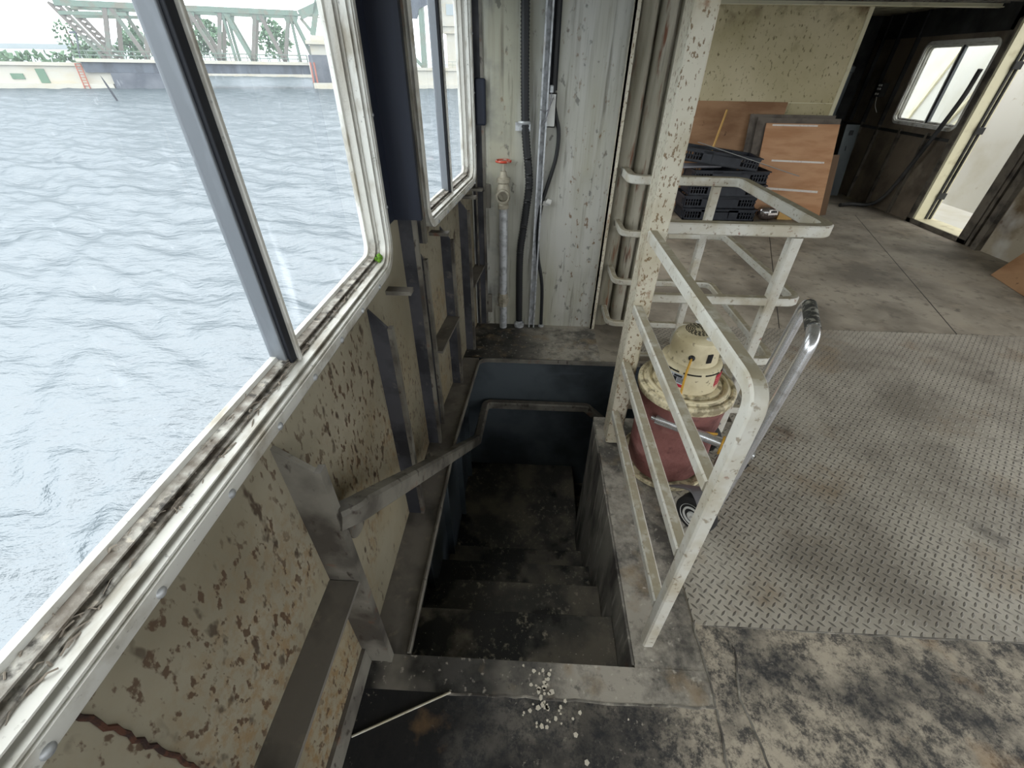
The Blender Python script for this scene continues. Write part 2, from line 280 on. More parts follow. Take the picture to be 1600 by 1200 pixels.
# ------------------------------------------------------------------ mesh helpers
class MB:
    def __init__(s): s.b = bmesh.new()
    def box(s, lo, hi):
        x0, y0, z0 = lo; x1, y1, z1 = hi
        v = [s.b.verts.new(p) for p in ((x0,y0,z0),(x1,y0,z0),(x1,y1,z0),(x0,y1,z0),(x0,y0,z1),(x1,y0,z1),(x1,y1,z1),(x0,y1,z1))]
        for f in ((0,3,2,1),(4,5,6,7),(0,1,5,4),(1,2,6,5),(2,3,7,6),(3,0,4,7)): s.b.faces.new([v[i] for i in f])
        return s
    def hexa(s, pts):
        v = [s.b.verts.new(p) for p in pts]
        for f in ((0,3,2,1),(4,5,6,7),(0,1,5,4),(1,2,6,5),(2,3,7,6),(3,0,4,7)): s.b.faces.new([v[i] for i in f])
        return s
    def slab(s, quad, t):
        """quad of 4 points given thickness t along its normal (backwards)"""
        q = [Vector(p) for p in quad]; n = (q[1]-q[0]).cross(q[3]-q[0]).normalized() * t
        return s.hexa([p - n for p in q] + q)
    def bar(s, a, b, w, h, up=(0, 0, 1)):
        a, b = Vector(a), Vector(b); d = (b-a).normalized(); up = Vector(up)
        if abs(d.dot(up)) > .99: up = Vector((0, 1, 0))
        r = d.cross(up).normalized() * (w/2); u = r.cross(d).normalized() * (h/2)
        return s.hexa([a-r-u, a+r-u, b+r-u, b-r-u, a-r+u, a+r+u, b+r+u, b-r+u])
    def sweep(s, pts, prof, up=(0, 0, 1), closed=False, caps=True):
        """sweep a list of (side, up) profile points along pts with a fixed reference up"""
        P = [Vector(p) for p in pts]; n = len(P); rings = []; up = Vector(up)
        for i in range(n):
            if closed: d0 = P[i]-P[i-1]; d1 = P[(i+1) % n]-P[i]
            else:
                d0 = P[i]-P[i-1] if i else P[1]-P[0]; d1 = P[i+1]-P[i] if i < n-1 else P[-1]-P[-2]
            d0.normalize(); d1.normalize(); t = (d0+d1)
            t = t.normalized() if t.length > 1e-6 else d0
            ref = up if abs(t.dot(up)) < .999 else Vector((0, 1, 0))
            r = t.cross(ref).normalized(); u = r.cross(t).normalized()
            kk = 1.0 / max(.5, math.cos(d0.angle(d1)/2)) if d0.length and d1.length else 1
            # widen in the bend plane only
            bend = (d1-d0); 
            if bend.length > 1e-5:
                bend.normalize(); kr = 1+(kk-1)*abs(bend.dot(r)); ku = 1+(kk-1)*abs(bend.dot(u))
            else: kr = ku = 1
            rings.append([s.b.verts.new(P[i]+r*(a*kr)+u*(b*ku)) for a, b in prof])
        m_ = len(prof)
        rng = range(n) if closed else range(n-1)
        for i in rng:
            A, B = rings[i], rings[(i+1) % n]
            for j in range(m_): s.b.faces.new((A[j], A[(j+1) % m_], B[(j+1) % m_], B[j]))
        if not closed and caps: s.b.faces.new(rings[0][::-1]); s.b.faces.new(rings[-1])
        return s
    def rect(s, pts, w, h, up=(0, 0, 1), bev=0.004, closed=False):
        a, b, c = w/2, h/2, bev
        return s.sweep(pts, [(-a+c,-b),(a-c,-b),(a,-b+c),(a,b-c),(a-c,b),(-a+c,b),(-a,b-c),(-a,-b+c)], up, closed)
    def tube(s, pts, r, seg=12, up=(0, 0, 1), closed=False):
        return s.sweep(pts, [(r*math.cos(2*math.pi*k/seg), r*math.sin(2*math.pi*k/seg)) for k in range(seg)], up, closed)
    def ribbed(s, pts, r, dr, step):
        P = resample(pts, step); seg = 10; rings = []
        for i, p in enumerate(P):
            d = ((P[min(i+1, len(P)-1)]) - (P[max(i-1, 0)])).normalized(); ref = Vector((0, 1, 0)); a = d.cross(ref).normalized(); b = a.cross(d)
            rr = r + (dr if i % 2 else -dr)
            rings.append([s.b.verts.new(p + a*rr*math.cos(2*math.pi*k/seg) + b*rr*math.sin(2*math.pi*k/seg)) for k in range(seg)])
        for A, B in zip(rings, rings[1:]):
            for j in range(seg): s.b.faces.new((A[j], A[(j+1) % seg], B[(j+1) % seg], B[j]))
        s.b.faces.new(rings[0][::-1]); s.b.faces.new(rings[-1]); return s
    def lathe(s, prof, c=(0, 0, 0), axis=(0, 0, 1), seg=40, wob=None):
        ax = Vector(axis).normalized(); ref = Vector((0, 0, 1)) if abs(ax.z) < .9 else Vector((1, 0, 0))
        a = ax.cross(ref).normalized(); b = ax.cross(a); c = Vector(c); rings = []
        for r, z in prof:
            ring = []
            for k in range(seg):
                t = 2*math.pi*k/seg; rr = max(r, 1e-4) + (wob(t, z) if wob and r > .01 else 0)
                ring.append(s.b.verts.new(c + ax*z + a*rr*math.cos(t) + b*rr*math.sin(t)))
            rings.append(ring)
        for A, B in zip(rings, rings[1:]):
            for j in range(seg): s.b.faces.new((A[j], A[(j+1) % seg], B[(j+1) % seg], B[j]))
        s.b.faces.new(rings[0][::-1]); s.b.faces.new(rings[-1]); return s
    def prism(s, pts, t):
        P = [Vector(p) for p in pts]; n = (P[1]-P[0]).cross(P[2]-P[0]).normalized()*t
        A = [s.b.verts.new(p) for p in P]; B = [s.b.verts.new(p+n) for p in P]; k = len(P)
        s.b.faces.new(A[::-1]); s.b.faces.new(B)
        for j in range(k): s.b.faces.new((A[j], A[(j+1) % k], B[(j+1) % k], B[j]))
        return s
    def blob(s, c, r, sub=2, jit=.2, sq=(1, 1, 1)):
        q = bmesh.ops.create_icosphere(s.b, subdivisions=sub, radius=1)
        for v in q['verts']:
            f = r*(1+random.uniform(-jit, jit)); v.co = Vector((v.co.x*sq[0]*f, v.co.y*sq[1]*f, v.co.z*sq[2]*f)) + Vector(c)
        return s
    def build(s, name, material, parent=None, smooth=None, label=None, bevel=0):
        """link as one mesh object; the points are given in world coordinates"""
        bmesh.ops.recalc_face_normals(s.b, faces=s.b.faces)
        off = wpos(parent) if parent else Vector((0, 0, 0))
        if off.length: bmesh.ops.translate(s.b, verts=s.b.verts, vec=-off)
        me = bpy.data.meshes.new(name); s.b.to_mesh(me); s.b.free()
        o = bpy.data.objects.new(name, me); COL.objects.link(o); o.parent = parent
        me.materials.append(MT[material] if isinstance(material, str) else material)
        if smooth is not None:
            for p in me.polygons: p.use_smooth = True
            sm(o, smooth)
        if bevel:
            bv = o.modifiers.new('edge', 'BEVEL'); bv.width = bevel; bv.segments = 2; bv.limit_method = 'ANGLE'; bv.angle_limit = math.radians(40)
        if label: o['label'] = label
        return o
def sm(o, deg):
    try:
        with bpy.context.temp_override(object=o, active_object=o, selected_objects=[o]): bpy.ops.object.shade_auto_smooth(angle=math.radians(deg))
    except Exception:
        me = o.data; bm = bmesh.new(); bm.from_mesh(me)
        for e in bm.edges:
            if len(e.link_faces) == 2 and e.calc_face_angle(0) > math.radians(deg): e.smooth = False
        bm.to_mesh(me); bm.free()
def sm(o, deg):
    me = o.data; bm = bmesh.new(); bm.from_mesh(me)
    for e in bm.edges:
        if len(e.link_faces) == 2 and e.calc_face_angle(0) > math.radians(deg): e.smooth = False
    bm.to_mesh(me); bm.free()
def wpos(o):
    p = Vector((0, 0, 0))
    while o is not None: p += o.location; o = o.parent
    return p
def resample(pts, step):
    P = [Vector(p) for p in pts]; out = [P[0]]
    for a, b in zip(P, P[1:]):
        n = max(1, int(round((b-a).length/step)))
        for k in range(1, n+1): out.append(a.lerp(b, k/n))
    return out
def fillet(pts, r, seg=6):
    P = [Vector(p) for p in pts]; out = [P[0]]
    for i in range(1, len(P)-1):
        a, b, c = P[i-1], P[i], P[i+1]; u = (a-b).normalized(); v = (c-b).normalized(); ang = u.angle(v)
        if ang > 3.1: out.append(b); continue
        d = min(r/math.tan(ang/2), (a-b).length*.49, (c-b).length*.49); p0 = b+u*d; p1 = b+v*d
        for k in range(seg+1):
            t = k/seg; out.append(p0*(1-t)**2 + b*2*t*(1-t) + p1*t*t)
    out.append(P[-1]); return out
def smoothpath(pts, n=8):
    P = [Vector(p) for p in pts]; Q = [P[0]*2-P[1]] + P + [P[-1]*2-P[-2]]; out = []
    for i in range(1, len(Q)-2):
        a, b, c, d = Q[i-1:i+3]
        for k in range(n):
            t = k/n; out.append(.5*((2*b)+(c-a)*t+(2*a-5*b+4*c-d)*t*t+(3*b-a-3*c+d)*t**3))
    out.append(P[-1]); return out
def tag(o, label, cat, group=None, kind=None):
    o['label'] = label; o['category'] = cat
    if group: o['group'] = group
    if kind: o['kind'] = kind
    return o
def thing(name, label, cat, loc=(0, 0, 0), group=None):
    o = bpy.data.objects.new(name, None); COL.objects.link(o); o.location = loc; o.empty_display_size = .1
    return tag(o, label, cat, group)
def struct(o, label=None, cat=None):
    o['kind'] = 'structure'
    if label: o['label'] = label
    if cat: o['category'] = cat
    return o
def copy_tree(o, parent=None):
    c = o.copy(); COL.objects.link(c)
    if parent: c.parent = parent
    for ch in list(o.children): copy_tree(ch, c)
    return c

# ================================================================== SETTING: floor
floor = MB()
Z0 = -.06
floor.box((-.475, -3, Z0), (5.0, .57, 0)); floor.box((.62, .57, Z0), (5.0, .715, 0))
floor = struct(floor.build('floor', 'deck'), 'black and rust-mottled steel deck plates in front of the stairwell', 'floor')
b = MB(); b.prism([(-.475,.57,Z0),(-.350,.57,Z0),(-.350,1.6,Z0),(-.305,2.36,Z0),(-.43,2.36,Z0),(-.475,1.6,Z0)][::1], .06); b.build('floor_ledge', 'ledge', floor)
b = MB(); b.box((-.475, 2.36, Z0), (.50, 2.86, 0)); b.build('floor_landing', 'strip', floor)
b = MB(); b.box((.392, .57, Z0), (.62, 1.80, 0)); b.box((-.474, .472, Z0+.001), (.62, .571, .0012)); b.build('floor_margin', 'strip', floor)
b = MB(); b.box((.62, .715, Z0), (5.0, 1.80, -.002)); b.box((1.15, 1.80, Z0), (5.0, 2.36, -.002)); b.box((.50, 2.36, Z0), (5.0, 2.95, -.002)); b.build('floor_subplate', 'deckfar', floor)
b = MB(); b.box((.625, .715, -.004), (5.0, 1.80, .003)); b.box((1.15, 1.80, -.004), (5.0, 2.36, .003)); b.box((.80, 2.36, -.004), (5.0, 2.90, .003))
b.build('floor_tread_plate', 'treadplate', floor, label='worn diamond-pattern steel tread plate')
b = MB(); b.box((-.5, 2.90, Z0), (5.0, 8.4, 0)); b.build('floor_far', 'deckfar', floor)
# weld beads and cracks between the plates
b = MB()
for pa in ([(-.205,.472),(.1,.473),(.35,.470),(.62,.474)], [(.62,.474),(.622,.72)], [(.622,.72),(.72,.715),(1.3,.713),(2.3,.72),(3.5,.71)], [(.70,.715),(.735,.64),(.70,.5),(.73,.3),(.72,.05)], [(.62,.472),(.60,.3),(.61,.05)]):
    P = resample([(x, y, .0005) for x, y in pa], .03)
    P = [p + Vector((random.uniform(-.003,.003), random.uniform(-.003,.003), 0)) for p in P]
    b.sweep(P, [(-.004, -.001), (.004, -.001), (.0025, .0018), (-.0025, .0018)])
b.build('floor_weld_seam', 'coaming', floor)
b = MB()
for pa in ([(2.0,2.902),(5,2.902)], [(1.9,2.9),(3.3,6.4)], [(3.2,2.9),(4.4,6.2)]):
    b.sweep(resample([(x, y, .0005) for x, y in pa], .3), [(-.003, -.001), (.003, -.001), (.002, .0012), (-.002, .0012)])
b.build('floor_plate_joint', 'darkmetal', floor)

# ================================================================== stairwell walls (structure)
sw = MB()
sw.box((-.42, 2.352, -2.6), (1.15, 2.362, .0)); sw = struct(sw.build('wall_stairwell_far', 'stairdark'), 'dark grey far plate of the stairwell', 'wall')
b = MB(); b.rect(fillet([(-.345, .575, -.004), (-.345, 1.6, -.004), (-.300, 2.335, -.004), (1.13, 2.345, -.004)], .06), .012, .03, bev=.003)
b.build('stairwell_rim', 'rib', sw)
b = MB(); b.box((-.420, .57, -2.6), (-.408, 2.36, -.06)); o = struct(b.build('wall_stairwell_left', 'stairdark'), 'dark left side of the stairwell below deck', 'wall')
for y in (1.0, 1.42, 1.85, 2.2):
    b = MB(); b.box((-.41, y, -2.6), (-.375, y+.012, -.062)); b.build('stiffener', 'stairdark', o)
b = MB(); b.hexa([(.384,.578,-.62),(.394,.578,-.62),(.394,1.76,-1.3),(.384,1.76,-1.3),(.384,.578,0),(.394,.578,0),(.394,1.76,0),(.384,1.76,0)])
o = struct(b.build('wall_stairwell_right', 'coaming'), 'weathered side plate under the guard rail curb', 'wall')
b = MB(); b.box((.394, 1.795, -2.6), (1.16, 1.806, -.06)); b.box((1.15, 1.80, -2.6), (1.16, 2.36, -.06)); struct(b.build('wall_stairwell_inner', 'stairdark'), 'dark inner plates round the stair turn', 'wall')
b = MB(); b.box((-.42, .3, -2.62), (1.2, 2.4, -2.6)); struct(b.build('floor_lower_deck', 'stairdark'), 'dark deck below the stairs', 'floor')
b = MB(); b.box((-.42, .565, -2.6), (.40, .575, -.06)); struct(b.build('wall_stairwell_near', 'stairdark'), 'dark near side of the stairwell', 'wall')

# ladder stairs
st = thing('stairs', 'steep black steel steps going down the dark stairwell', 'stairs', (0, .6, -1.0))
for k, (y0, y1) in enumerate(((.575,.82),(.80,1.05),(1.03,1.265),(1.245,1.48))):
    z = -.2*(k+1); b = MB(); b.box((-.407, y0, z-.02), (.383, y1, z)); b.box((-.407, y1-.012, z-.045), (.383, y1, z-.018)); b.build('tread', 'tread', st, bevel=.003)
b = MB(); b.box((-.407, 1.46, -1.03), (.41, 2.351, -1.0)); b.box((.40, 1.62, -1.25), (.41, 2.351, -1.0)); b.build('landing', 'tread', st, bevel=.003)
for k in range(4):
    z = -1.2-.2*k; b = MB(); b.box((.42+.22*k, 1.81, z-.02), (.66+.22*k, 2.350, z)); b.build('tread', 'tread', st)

# ================================================================== left hull wall with windows
def rr(s0, s1, z0, z1, r, seg=8):
    out = []
    for cx, cz, a0 in ((s1-r, z1-r, 0), (s0+r, z1-r, 90), (s0+r, z0+r, 180), (s1-r, z0+r, 270)):
        for k in range(seg+1):
            a = math.radians(a0+90*k/seg); out.append((cx+r*math.cos(a), cz+r*math.sin(a)))
    return out
class Wall:
    """vertical wall: s runs along d, n points outward (away from the room)"""
    def __init__(s, o, d, n): s.o, s.d, s.n = Vector(o), Vector(d).normalized(), Vector(n).normalized()
    def p(s, a, z, n=0): return s.o + s.d*a + Vector((0, 0, 1))*z + s.n*n
    def plate(s, outer, holes, t):
        """flat plate with holes, thickness t outward"""
        B = MB(); b = B.b; ed = []
        for loop in [outer]+holes:
            v = [b.verts.new(s.p(a, z)) for a, z in loop]
            for i in range(len(v)): ed.append(b.edges.new((v[i], v[(i+1) % len(v)])))
        bmesh.ops.triangle_fill(b, use_beauty=True, use_dissolve=False, edges=ed)
        fs = list(b.faces); ex = bmesh.ops.extrude_face_region(b, geom=fs)
        bmesh.ops.translate(b, verts=[g for g in ex['geom'] if isinstance(g, bmesh.types.BMVert)], vec=s.n*t)
        return B
    def ring(s, rect, r, prof, seg=8):
        """closed frame: prof = list of (inset, outward) points"""
        B = MB(); s0, s1, z0, z1 = rect; loops = []
        for ins, nn in prof:
            loops.append([B.b.verts.new(s.p(a, z, nn)) for a, z in rr(s0+ins, s1-ins, z0+ins, z1-ins, max(r-ins, .008), seg)])
        m_ = len(loops); n = len(loops[0])
        for i in range(m_):
            A, Q = loops[i], loops[(i+1) % m_]
            for j in range(n): B.b.faces.new((A[j], A[(j+1) % n], Q[(j+1) % n], Q[j]))
        return B
CH = 2.2
WL = Wall((-.475, 0, 0), (0, 1, 0), (-1, 0, 0))          # near length of the hull
K0, K1 = Vector((-.475, 1.60, 0)), Vector((-.365, 2.90, 0))
dW = (K1-K0).normalized(); WF = Wall(K0, dW, (-dW.y, dW.x, 0))
W1 = (-.03, 1.42, .985, 1.93); R1 = .10
W0 = (-2.3, -.42, .985, 1.93)
W2 = (.20, 1.205, .985, 1.93)
wl = WL.plate([(-3, -.06), (1.60, -.06), (1.60, CH), (-3, CH)], [rr(W1[0]+.02, W1[1]-.02, W1[2]+.02, W1[3]-.02, R1), rr(*W0, R1)], .012).build('wall_left', 'hull')
struct(wl, 'cream painted hull plating spotted with rust under the windows', 'wall')
WF.plate([(0, -.06), (1.32, -.06), (1.32, CH), (0, CH)], [rr(W2[0]+.02, W2[1]-.02, W2[2]+.02, W2[3]-.02, R1)], .012).build('hull_plate', 'hull', wl)
def rib(W, a, depth, z0, z1, mname='ribshade', toe=True):
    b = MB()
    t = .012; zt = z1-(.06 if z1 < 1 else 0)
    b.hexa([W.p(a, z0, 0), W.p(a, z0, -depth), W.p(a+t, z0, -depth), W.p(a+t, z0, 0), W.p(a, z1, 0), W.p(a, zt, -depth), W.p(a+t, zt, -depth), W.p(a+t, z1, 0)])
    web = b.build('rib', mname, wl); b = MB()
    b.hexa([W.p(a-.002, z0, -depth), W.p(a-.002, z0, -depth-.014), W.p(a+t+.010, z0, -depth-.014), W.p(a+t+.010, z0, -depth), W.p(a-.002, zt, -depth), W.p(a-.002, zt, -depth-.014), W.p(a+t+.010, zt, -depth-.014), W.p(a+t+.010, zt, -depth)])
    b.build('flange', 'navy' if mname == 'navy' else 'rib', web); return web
rib(WL, .548, .068, 0, .965, 'rib')
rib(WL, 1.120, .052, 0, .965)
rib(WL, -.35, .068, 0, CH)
rib(WL, 1.548, .050, 0, 1.12); rib(WL, 1.50, .085, 1.12, CH, 'navy')  # upper pier rib in navy, its shade painted in
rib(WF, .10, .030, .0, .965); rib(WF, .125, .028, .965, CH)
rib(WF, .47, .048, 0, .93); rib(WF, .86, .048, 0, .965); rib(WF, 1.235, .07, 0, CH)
# navy sheet painting the shade on the pier between the two windows
b = MB(); b.slab([WL.p(1.44, 1.12, -.004), WL.p(1.50, 1.12, -.004), WL.p(1.50, CH, -.004), WL.p(1.44, CH, -.004)], .003); b.build('pier_shade_sheet', 'navy', wl)
# longitudinal stringers
def stringer(W, a0, a1, z, d=.076, mname='ledge'):
    b = MB(); b.hexa([W.p(a0, z-.012, 0), W.p(a0, z-.012, -d), W.p(a1, z-.012, -d), W.p(a1, z-.012, 0), W.p(a0, z, 0), W.p(a0, z, -d), W.p(a1, z, -d), W.p(a1, z, 0)])
    return b.build('stringer', mname, wl)
stringer(WL, -3, .546, .50); stringer(WF, .112, .47, .455, .07); stringer(WF, .88, 1.235, .455, .07)
b = MB(); b.hexa([WL.p(-3,0,0),WL.p(-3,0,-.016),WL.p(.546,0,-.016),WL.p(.546,0,0),WL.p(-3,.09,0),WL.p(-3,.09,-.012),WL.p(.546,.09,-.012),WL.p(.546,.09,0)]); b.build('margin_bar', 'rib', wl)
# little tabs below the windows
for W, a, z in ((WL, 1.30, .945), (WF, .30, .955), (WF, .93, .965), (WF, 1.12, .965)):
    b = MB(); b.hexa([W.p(a, z-.014, 0), W.p(a, z-.014, -.085), W.p(a+.04, z-.014, -.085), W.p(a+.04, z-.014, 0), W.p(a, z, 0), W.p(a, z, -.085), W.p(a+.04, z, -.085), W.p(a+.04, z, 0)]); b.build('tab', 'rib', wl)
# weld scar low on the plating near the camera
b = MB(); P = resample([WL.p(.135,.985,-.002), WL.p(.140,.88,-.002), WL.p(.146,.74,-.002), WL.p(.15,.51,-.002)], .015); b.tube([p+Vector((0, random.uniform(-.0025,.0025), 0)) for p in P], .0032, 6, up=(1,0,0)); b.build('weld_scar', mat('weld_rust', '2c1c16', .8, 0, [dict(c='4a2c1e', s=60, lo=.45, hi=.6)]), wl)

def window(name, W, rect, mull, label, gl='glass'):
    root = bpy.data.objects.new(name, None); COL.objects.link(root); struct(root, label, 'window'); root.location = W.p((rect[0]+rect[1])/2, rect[2])
    s0, s1, z0, z1 = rect
    # inner lip flange + stepped tracks + outer frame
    W.ring(rect, R1, [(0, -.002), (0, -.010), (.008, -.014), (.028, -.014), (.030, .004), (.024, .004)]).build('frame', 'alu', root, 40)
    W.ring(rect, R1, [(.024, .002), (.030, -.010), (.034, -.010), (.035, .012), (.040, .012), (.041, .000), (.044, .000), (.045, .026), (.040, .030), (.024, .030)]).build('inner_track', 'alu', root, 40)
    W.ring(rect, R1, [(.040, .024), (.0445, .020), (.050, .020), (.051, .036), (.056, .036), (.057, .028), (.060, .028), (.061, .052), (.040, .052)]).build('outer_track', 'track', root, 40)
    W.ring(rect, R1, [(.020, .046), (.058, .046), (.068, .050), (.068, .062), (.058, .066), (.020, .066)]).build('outer_frame', 'alu', root, 40)
    for (a0, a1, nn) in ((s0+.062, mull+.012, .058), (mull-.012, s1-.062, .054)):
        b = MB(); b.hexa([W.p(a0, z0+.062, nn), W.p(a1, z0+.062, nn), W.p(a1, z0+.062, nn+.003), W.p(a0, z0+.062, nn+.003), W.p(a0, z1-.062, nn), W.p(a1, z1-.062, nn), W.p(a1, z1-.062, nn+.003), W.p(a0, z1-.062, nn+.003)])
        b.build('pane', gl, root)
    # mullion: grey sash stile, black channel, light edge
    def vb(n0, n1, a0, a1, nm, mt):
        b = MB(); b.hexa([W.p(a0, z0+.04, n0), W.p(a1, z0+.04, n0), W.p(a1, z0+.04, n1), W.p(a0, z0+.04, n1), W.p(a0, z1-.04, n0), W.p(a1, z1-.04, n0), W.p(a1, z1-.04, n1), W.p(a0, z1-.04, n1)]); b.build(nm, mt, root, bevel=.002)
    vb(.030, .064, mull-.016, mull+.010, 'sash_stile', 'mullion')
    vb(.022, .034, mull-.010, mull+.016, 'channel', 'gasket')
    vb(.014, .030, mull+.010, mull+.020, 'mullion', 'alu')
    # screws along the lip
    for a in [s0+.13+.16*k for k in range(int((s1-s0-.2)/.16)+1)]:
        b = MB(); b.lathe([(.0001, 0), (.0085, 0), (.0075, .003), (.004, .0055), (.0001, .006)], W.p(a, z0+.011, -.0125), -W.n, 12); b.build('screw', 'galv', root, 40)
    for z in (z0+.2, z0+.45, z0+.7):
        b = MB(); b.lathe([(.0001, 0), (.007, 0), (.006, .003), (.003, .005), (.0001, .0055)], W.p(s1-.011, z, -.0125), -W.n, 12); b.build('screw', 'galv', root, 40)
    return root
WF2 = Wall(K0 + Vector((.028, 0, 0)), dW, (-dW.y, dW.x, 0))
w1 = window('window_1', WL, W1, .745, 'large aluminium sliding window over the rusty hull side, dusty sill')
w2 = window('window_2', WF2, W2, .70, 'smaller aluminium sliding window beside the far bulkhead', 'glass')
WF2.ring(W2, R1, [(0, -.008), (.006, -.008), (.006, .030), (0, .030)]).build('boxing', 'alu', w2, 40)
window('window_3', WL, W0, -1.36, 'unseen aluminium sliding window added on the hull behind the viewer for light')  # out of view, added to let daylight in
# sill dirt and moss
b = MB()
for k in range(260):
    a = random.uniform(.02, .72) if k < 200 else random.uniform(.72, 1.25); nn = random.uniform(.016, .05)
    p = WL.p(a, W1[2]+.036+random.uniform(0, .012)+max(0, nn-.02)*.4, nn); q = p + Vector((random.uniform(-.012,.012), random.uniform(-.04,.04), random.uniform(-.002,.008)))
    b.tube([p, (p+q)/2+Vector((0,0,.004)), q], random.uniform(.0006, .0016), 4)
tag(b.build('grime', mat('cobweb_grime', '9a9084', .9)), 'grey cobwebs and grime lying along the sill of the large window', 'grime', kind='stuff')
b = MB()
for k in range(14): b.blob(WL.p(1.345+random.uniform(-.014,.014), 1.045+random.uniform(-.010,.010), .02+random.uniform(-.008,.008)), .007, 1, .3)
tag(b.build('moss_clump', 'moss'), 'bright green moss clump in the far bottom corner of the large window', 'moss')

# ================================================================== far bulkhead, pipe chase, ceiling, other walls
b = MB(); b.box((-.40, 2.83, 0), (.475, 2.845, CH)); wf = struct(b.build('wall_far', 'wallfar'), 'pale streaked steel bulkhead beyond the stairwell', 'wall')
b = MB(); b.box((.470, 2.795, .0), (.482, 2.845, CH)); b.box((.470, 2.795, 0), (.500, 2.801, CH)); b.build('corner_trim', 'post', wf)
b = MB(); b.box((-.30, 2.818, .01), (-.285, 2.832, CH)); b.box((-.345, 2.80, 0.01), (-.335, 2.83, CH)); b.build('angle_strip', 'rib', wf)
for z in (.83, .10):
    b = MB(); b.box((-.285, 2.815, z), (-.255, 2.832, z+.14)); b.build('lug', 'rib', wf, bevel=.003)
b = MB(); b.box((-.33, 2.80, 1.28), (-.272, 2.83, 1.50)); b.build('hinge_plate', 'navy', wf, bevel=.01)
b = MB(); b.box((.48, 2.96, 0), (.80, 2.97, CH)); b.box((-.36, 2.96, 0), (.48, 2.97, CH)); wc = struct(b.build('wall_chase', 'darkmetal'), 'dark recess plates behind the vertical pipes', 'wall')
for x, r in ((.555, .055), (.665, .045), (.755, .03)):
    b = MB(); b.lathe([(r, -.0), (r, .7), (r*1.04, .705), (r*1.04, .74), (r, .745), (r, CH)], (x, 2.915, 0), (0, 0, 1), 20); b.build('vertical_pipe', 'pipechase', wc, 40)
b = MB(); b.box((.48, 2.93, 0), (.80, 2.955, CH)); b.build('chase_lining', 'pipechase', wc)

cl = MB(); cl.box((-.49, -3, CH), (5.1, 8.4, CH+.02)); cl = struct(cl.build('ceiling', 'ceil'), 'dull cream steel deckhead', 'ceiling')
for y in (1.2, 3.6, 6.25):
    b = MB(); b.box((.8 if y > 2.9 else -.45, y, CH-.07), (4.95, y+.012, CH)); b.box((.8 if y > 2.9 else -.45, y-.03, CH-.075), (4.95, y+.04, CH-.065)); b.build('deck_beam', 'jamb', cl)
b = MB()
for k in range(24): b.box((3.2+.07*k, 6.05, CH-.04), (3.24+.07*k, 6.15, CH-.001))
b.box((1.9, 6.02, CH-.045), (4.95, 6.03, CH)); b.box((1.9, 6.17, CH-.045), (4.95, 6.18, CH)); b.build('cable_tray', 'rib', cl)

b = MB(); b.box((-.4, 6.5, 0), (3.71, 6.55, CH)); wy = struct(b.build('wall_back_panel', 'yellow'), 'yellowed cream wall panel with rust specks behind the stacked crates', 'wall')
b = MB(); b.box((3.70, 6.485, 0), (3.745, 6.56, CH)); b.box((.8, 6.492, 1.235), (3.71, 6.502, 1.243)); b.build('panel_edge', 'jamb', wy)
b = MB(); b.box((3.6, 8.2, 0), (5.1, 8.22, CH)); b.box((3.6, 6.55, 0), (3.62, 8.2, CH)); rw_ = struct(b.build('wall_recess', 'darkmetal'), 'dark sooty wall at the end of the passage', 'wall')
for x in (3.85, 4.2, 4.45):
    b = MB(); b.box((x, 8.13, 0), (x+.05, 8.2, CH)); b.build('stud', 'darkmetal', rw_)

XR = 4.95
WR = Wall((XR, 0, 0), (0, 1, 0), (1, 0, 0))
WIN_R = (6.02, 7.15, 1.0, 1.88)
DOOR = [(5.16, .05), (5.92, .05), (5.92, 2.02), (5.16, 2.02)]
wr_ = WR.plate([(4.85, 0), (8.21, 0), (8.21, CH), (4.85, CH)], [rr(WIN_R[0]+.02, WIN_R[1]-.02, WIN_R[2]+.02, WIN_R[3]-.02, .09), DOOR], .02).build('wall_right', 'studwall')
struct(wr_, 'dark brown framed side wall with a door and window', 'wall')
WR.plate([(3.2, 0), (4.85, 0), (4.85, CH), (3.2, CH)], [], .02).build('stained_plate', 'stainwall', wr_)
hs = [[(a, .45), (a+1.42, .45), (a+1.42, 2.12), (a, 2.12)] for a in (-2.92, -1.42, .08, 1.6)]  # unseen side openings, widened to bring more daylight inside
WR.plate([(-3, 0), (3.2, 0), (3.2, CH), (-3, CH)], hs, .02).build('window_side', 'backwall', wr_)
for y in (7.69, 7.3, 6.84, 6.355):
    b = MB(); b.box((XR-.04, y, 0), (XR, y+.012, .96)); b.box((XR-.045, y-.012, 0), (XR-.038, y+.022, .96)); b.build('stud', 'stud', wr_)
for y in (7.3, 7.69, 8.0):
    b = MB(); b.box((XR-.05, y, .96), (XR, y+.02, CH)); b.build('stud', 'darkmetal', wr_)
b = MB(); b.box((XR-.03, 6.0, .90), (XR, 8.2, .93)); b.box((XR-.03, 5.95, 1.93), (XR-.001, 8.2, 2.19)); b.build('rail_plate', 'darkmetal', wr_)
w4 = window('window_4', WR, WIN_R, 6.56, 'sliding window in the dark side wall left of the bright doorway')
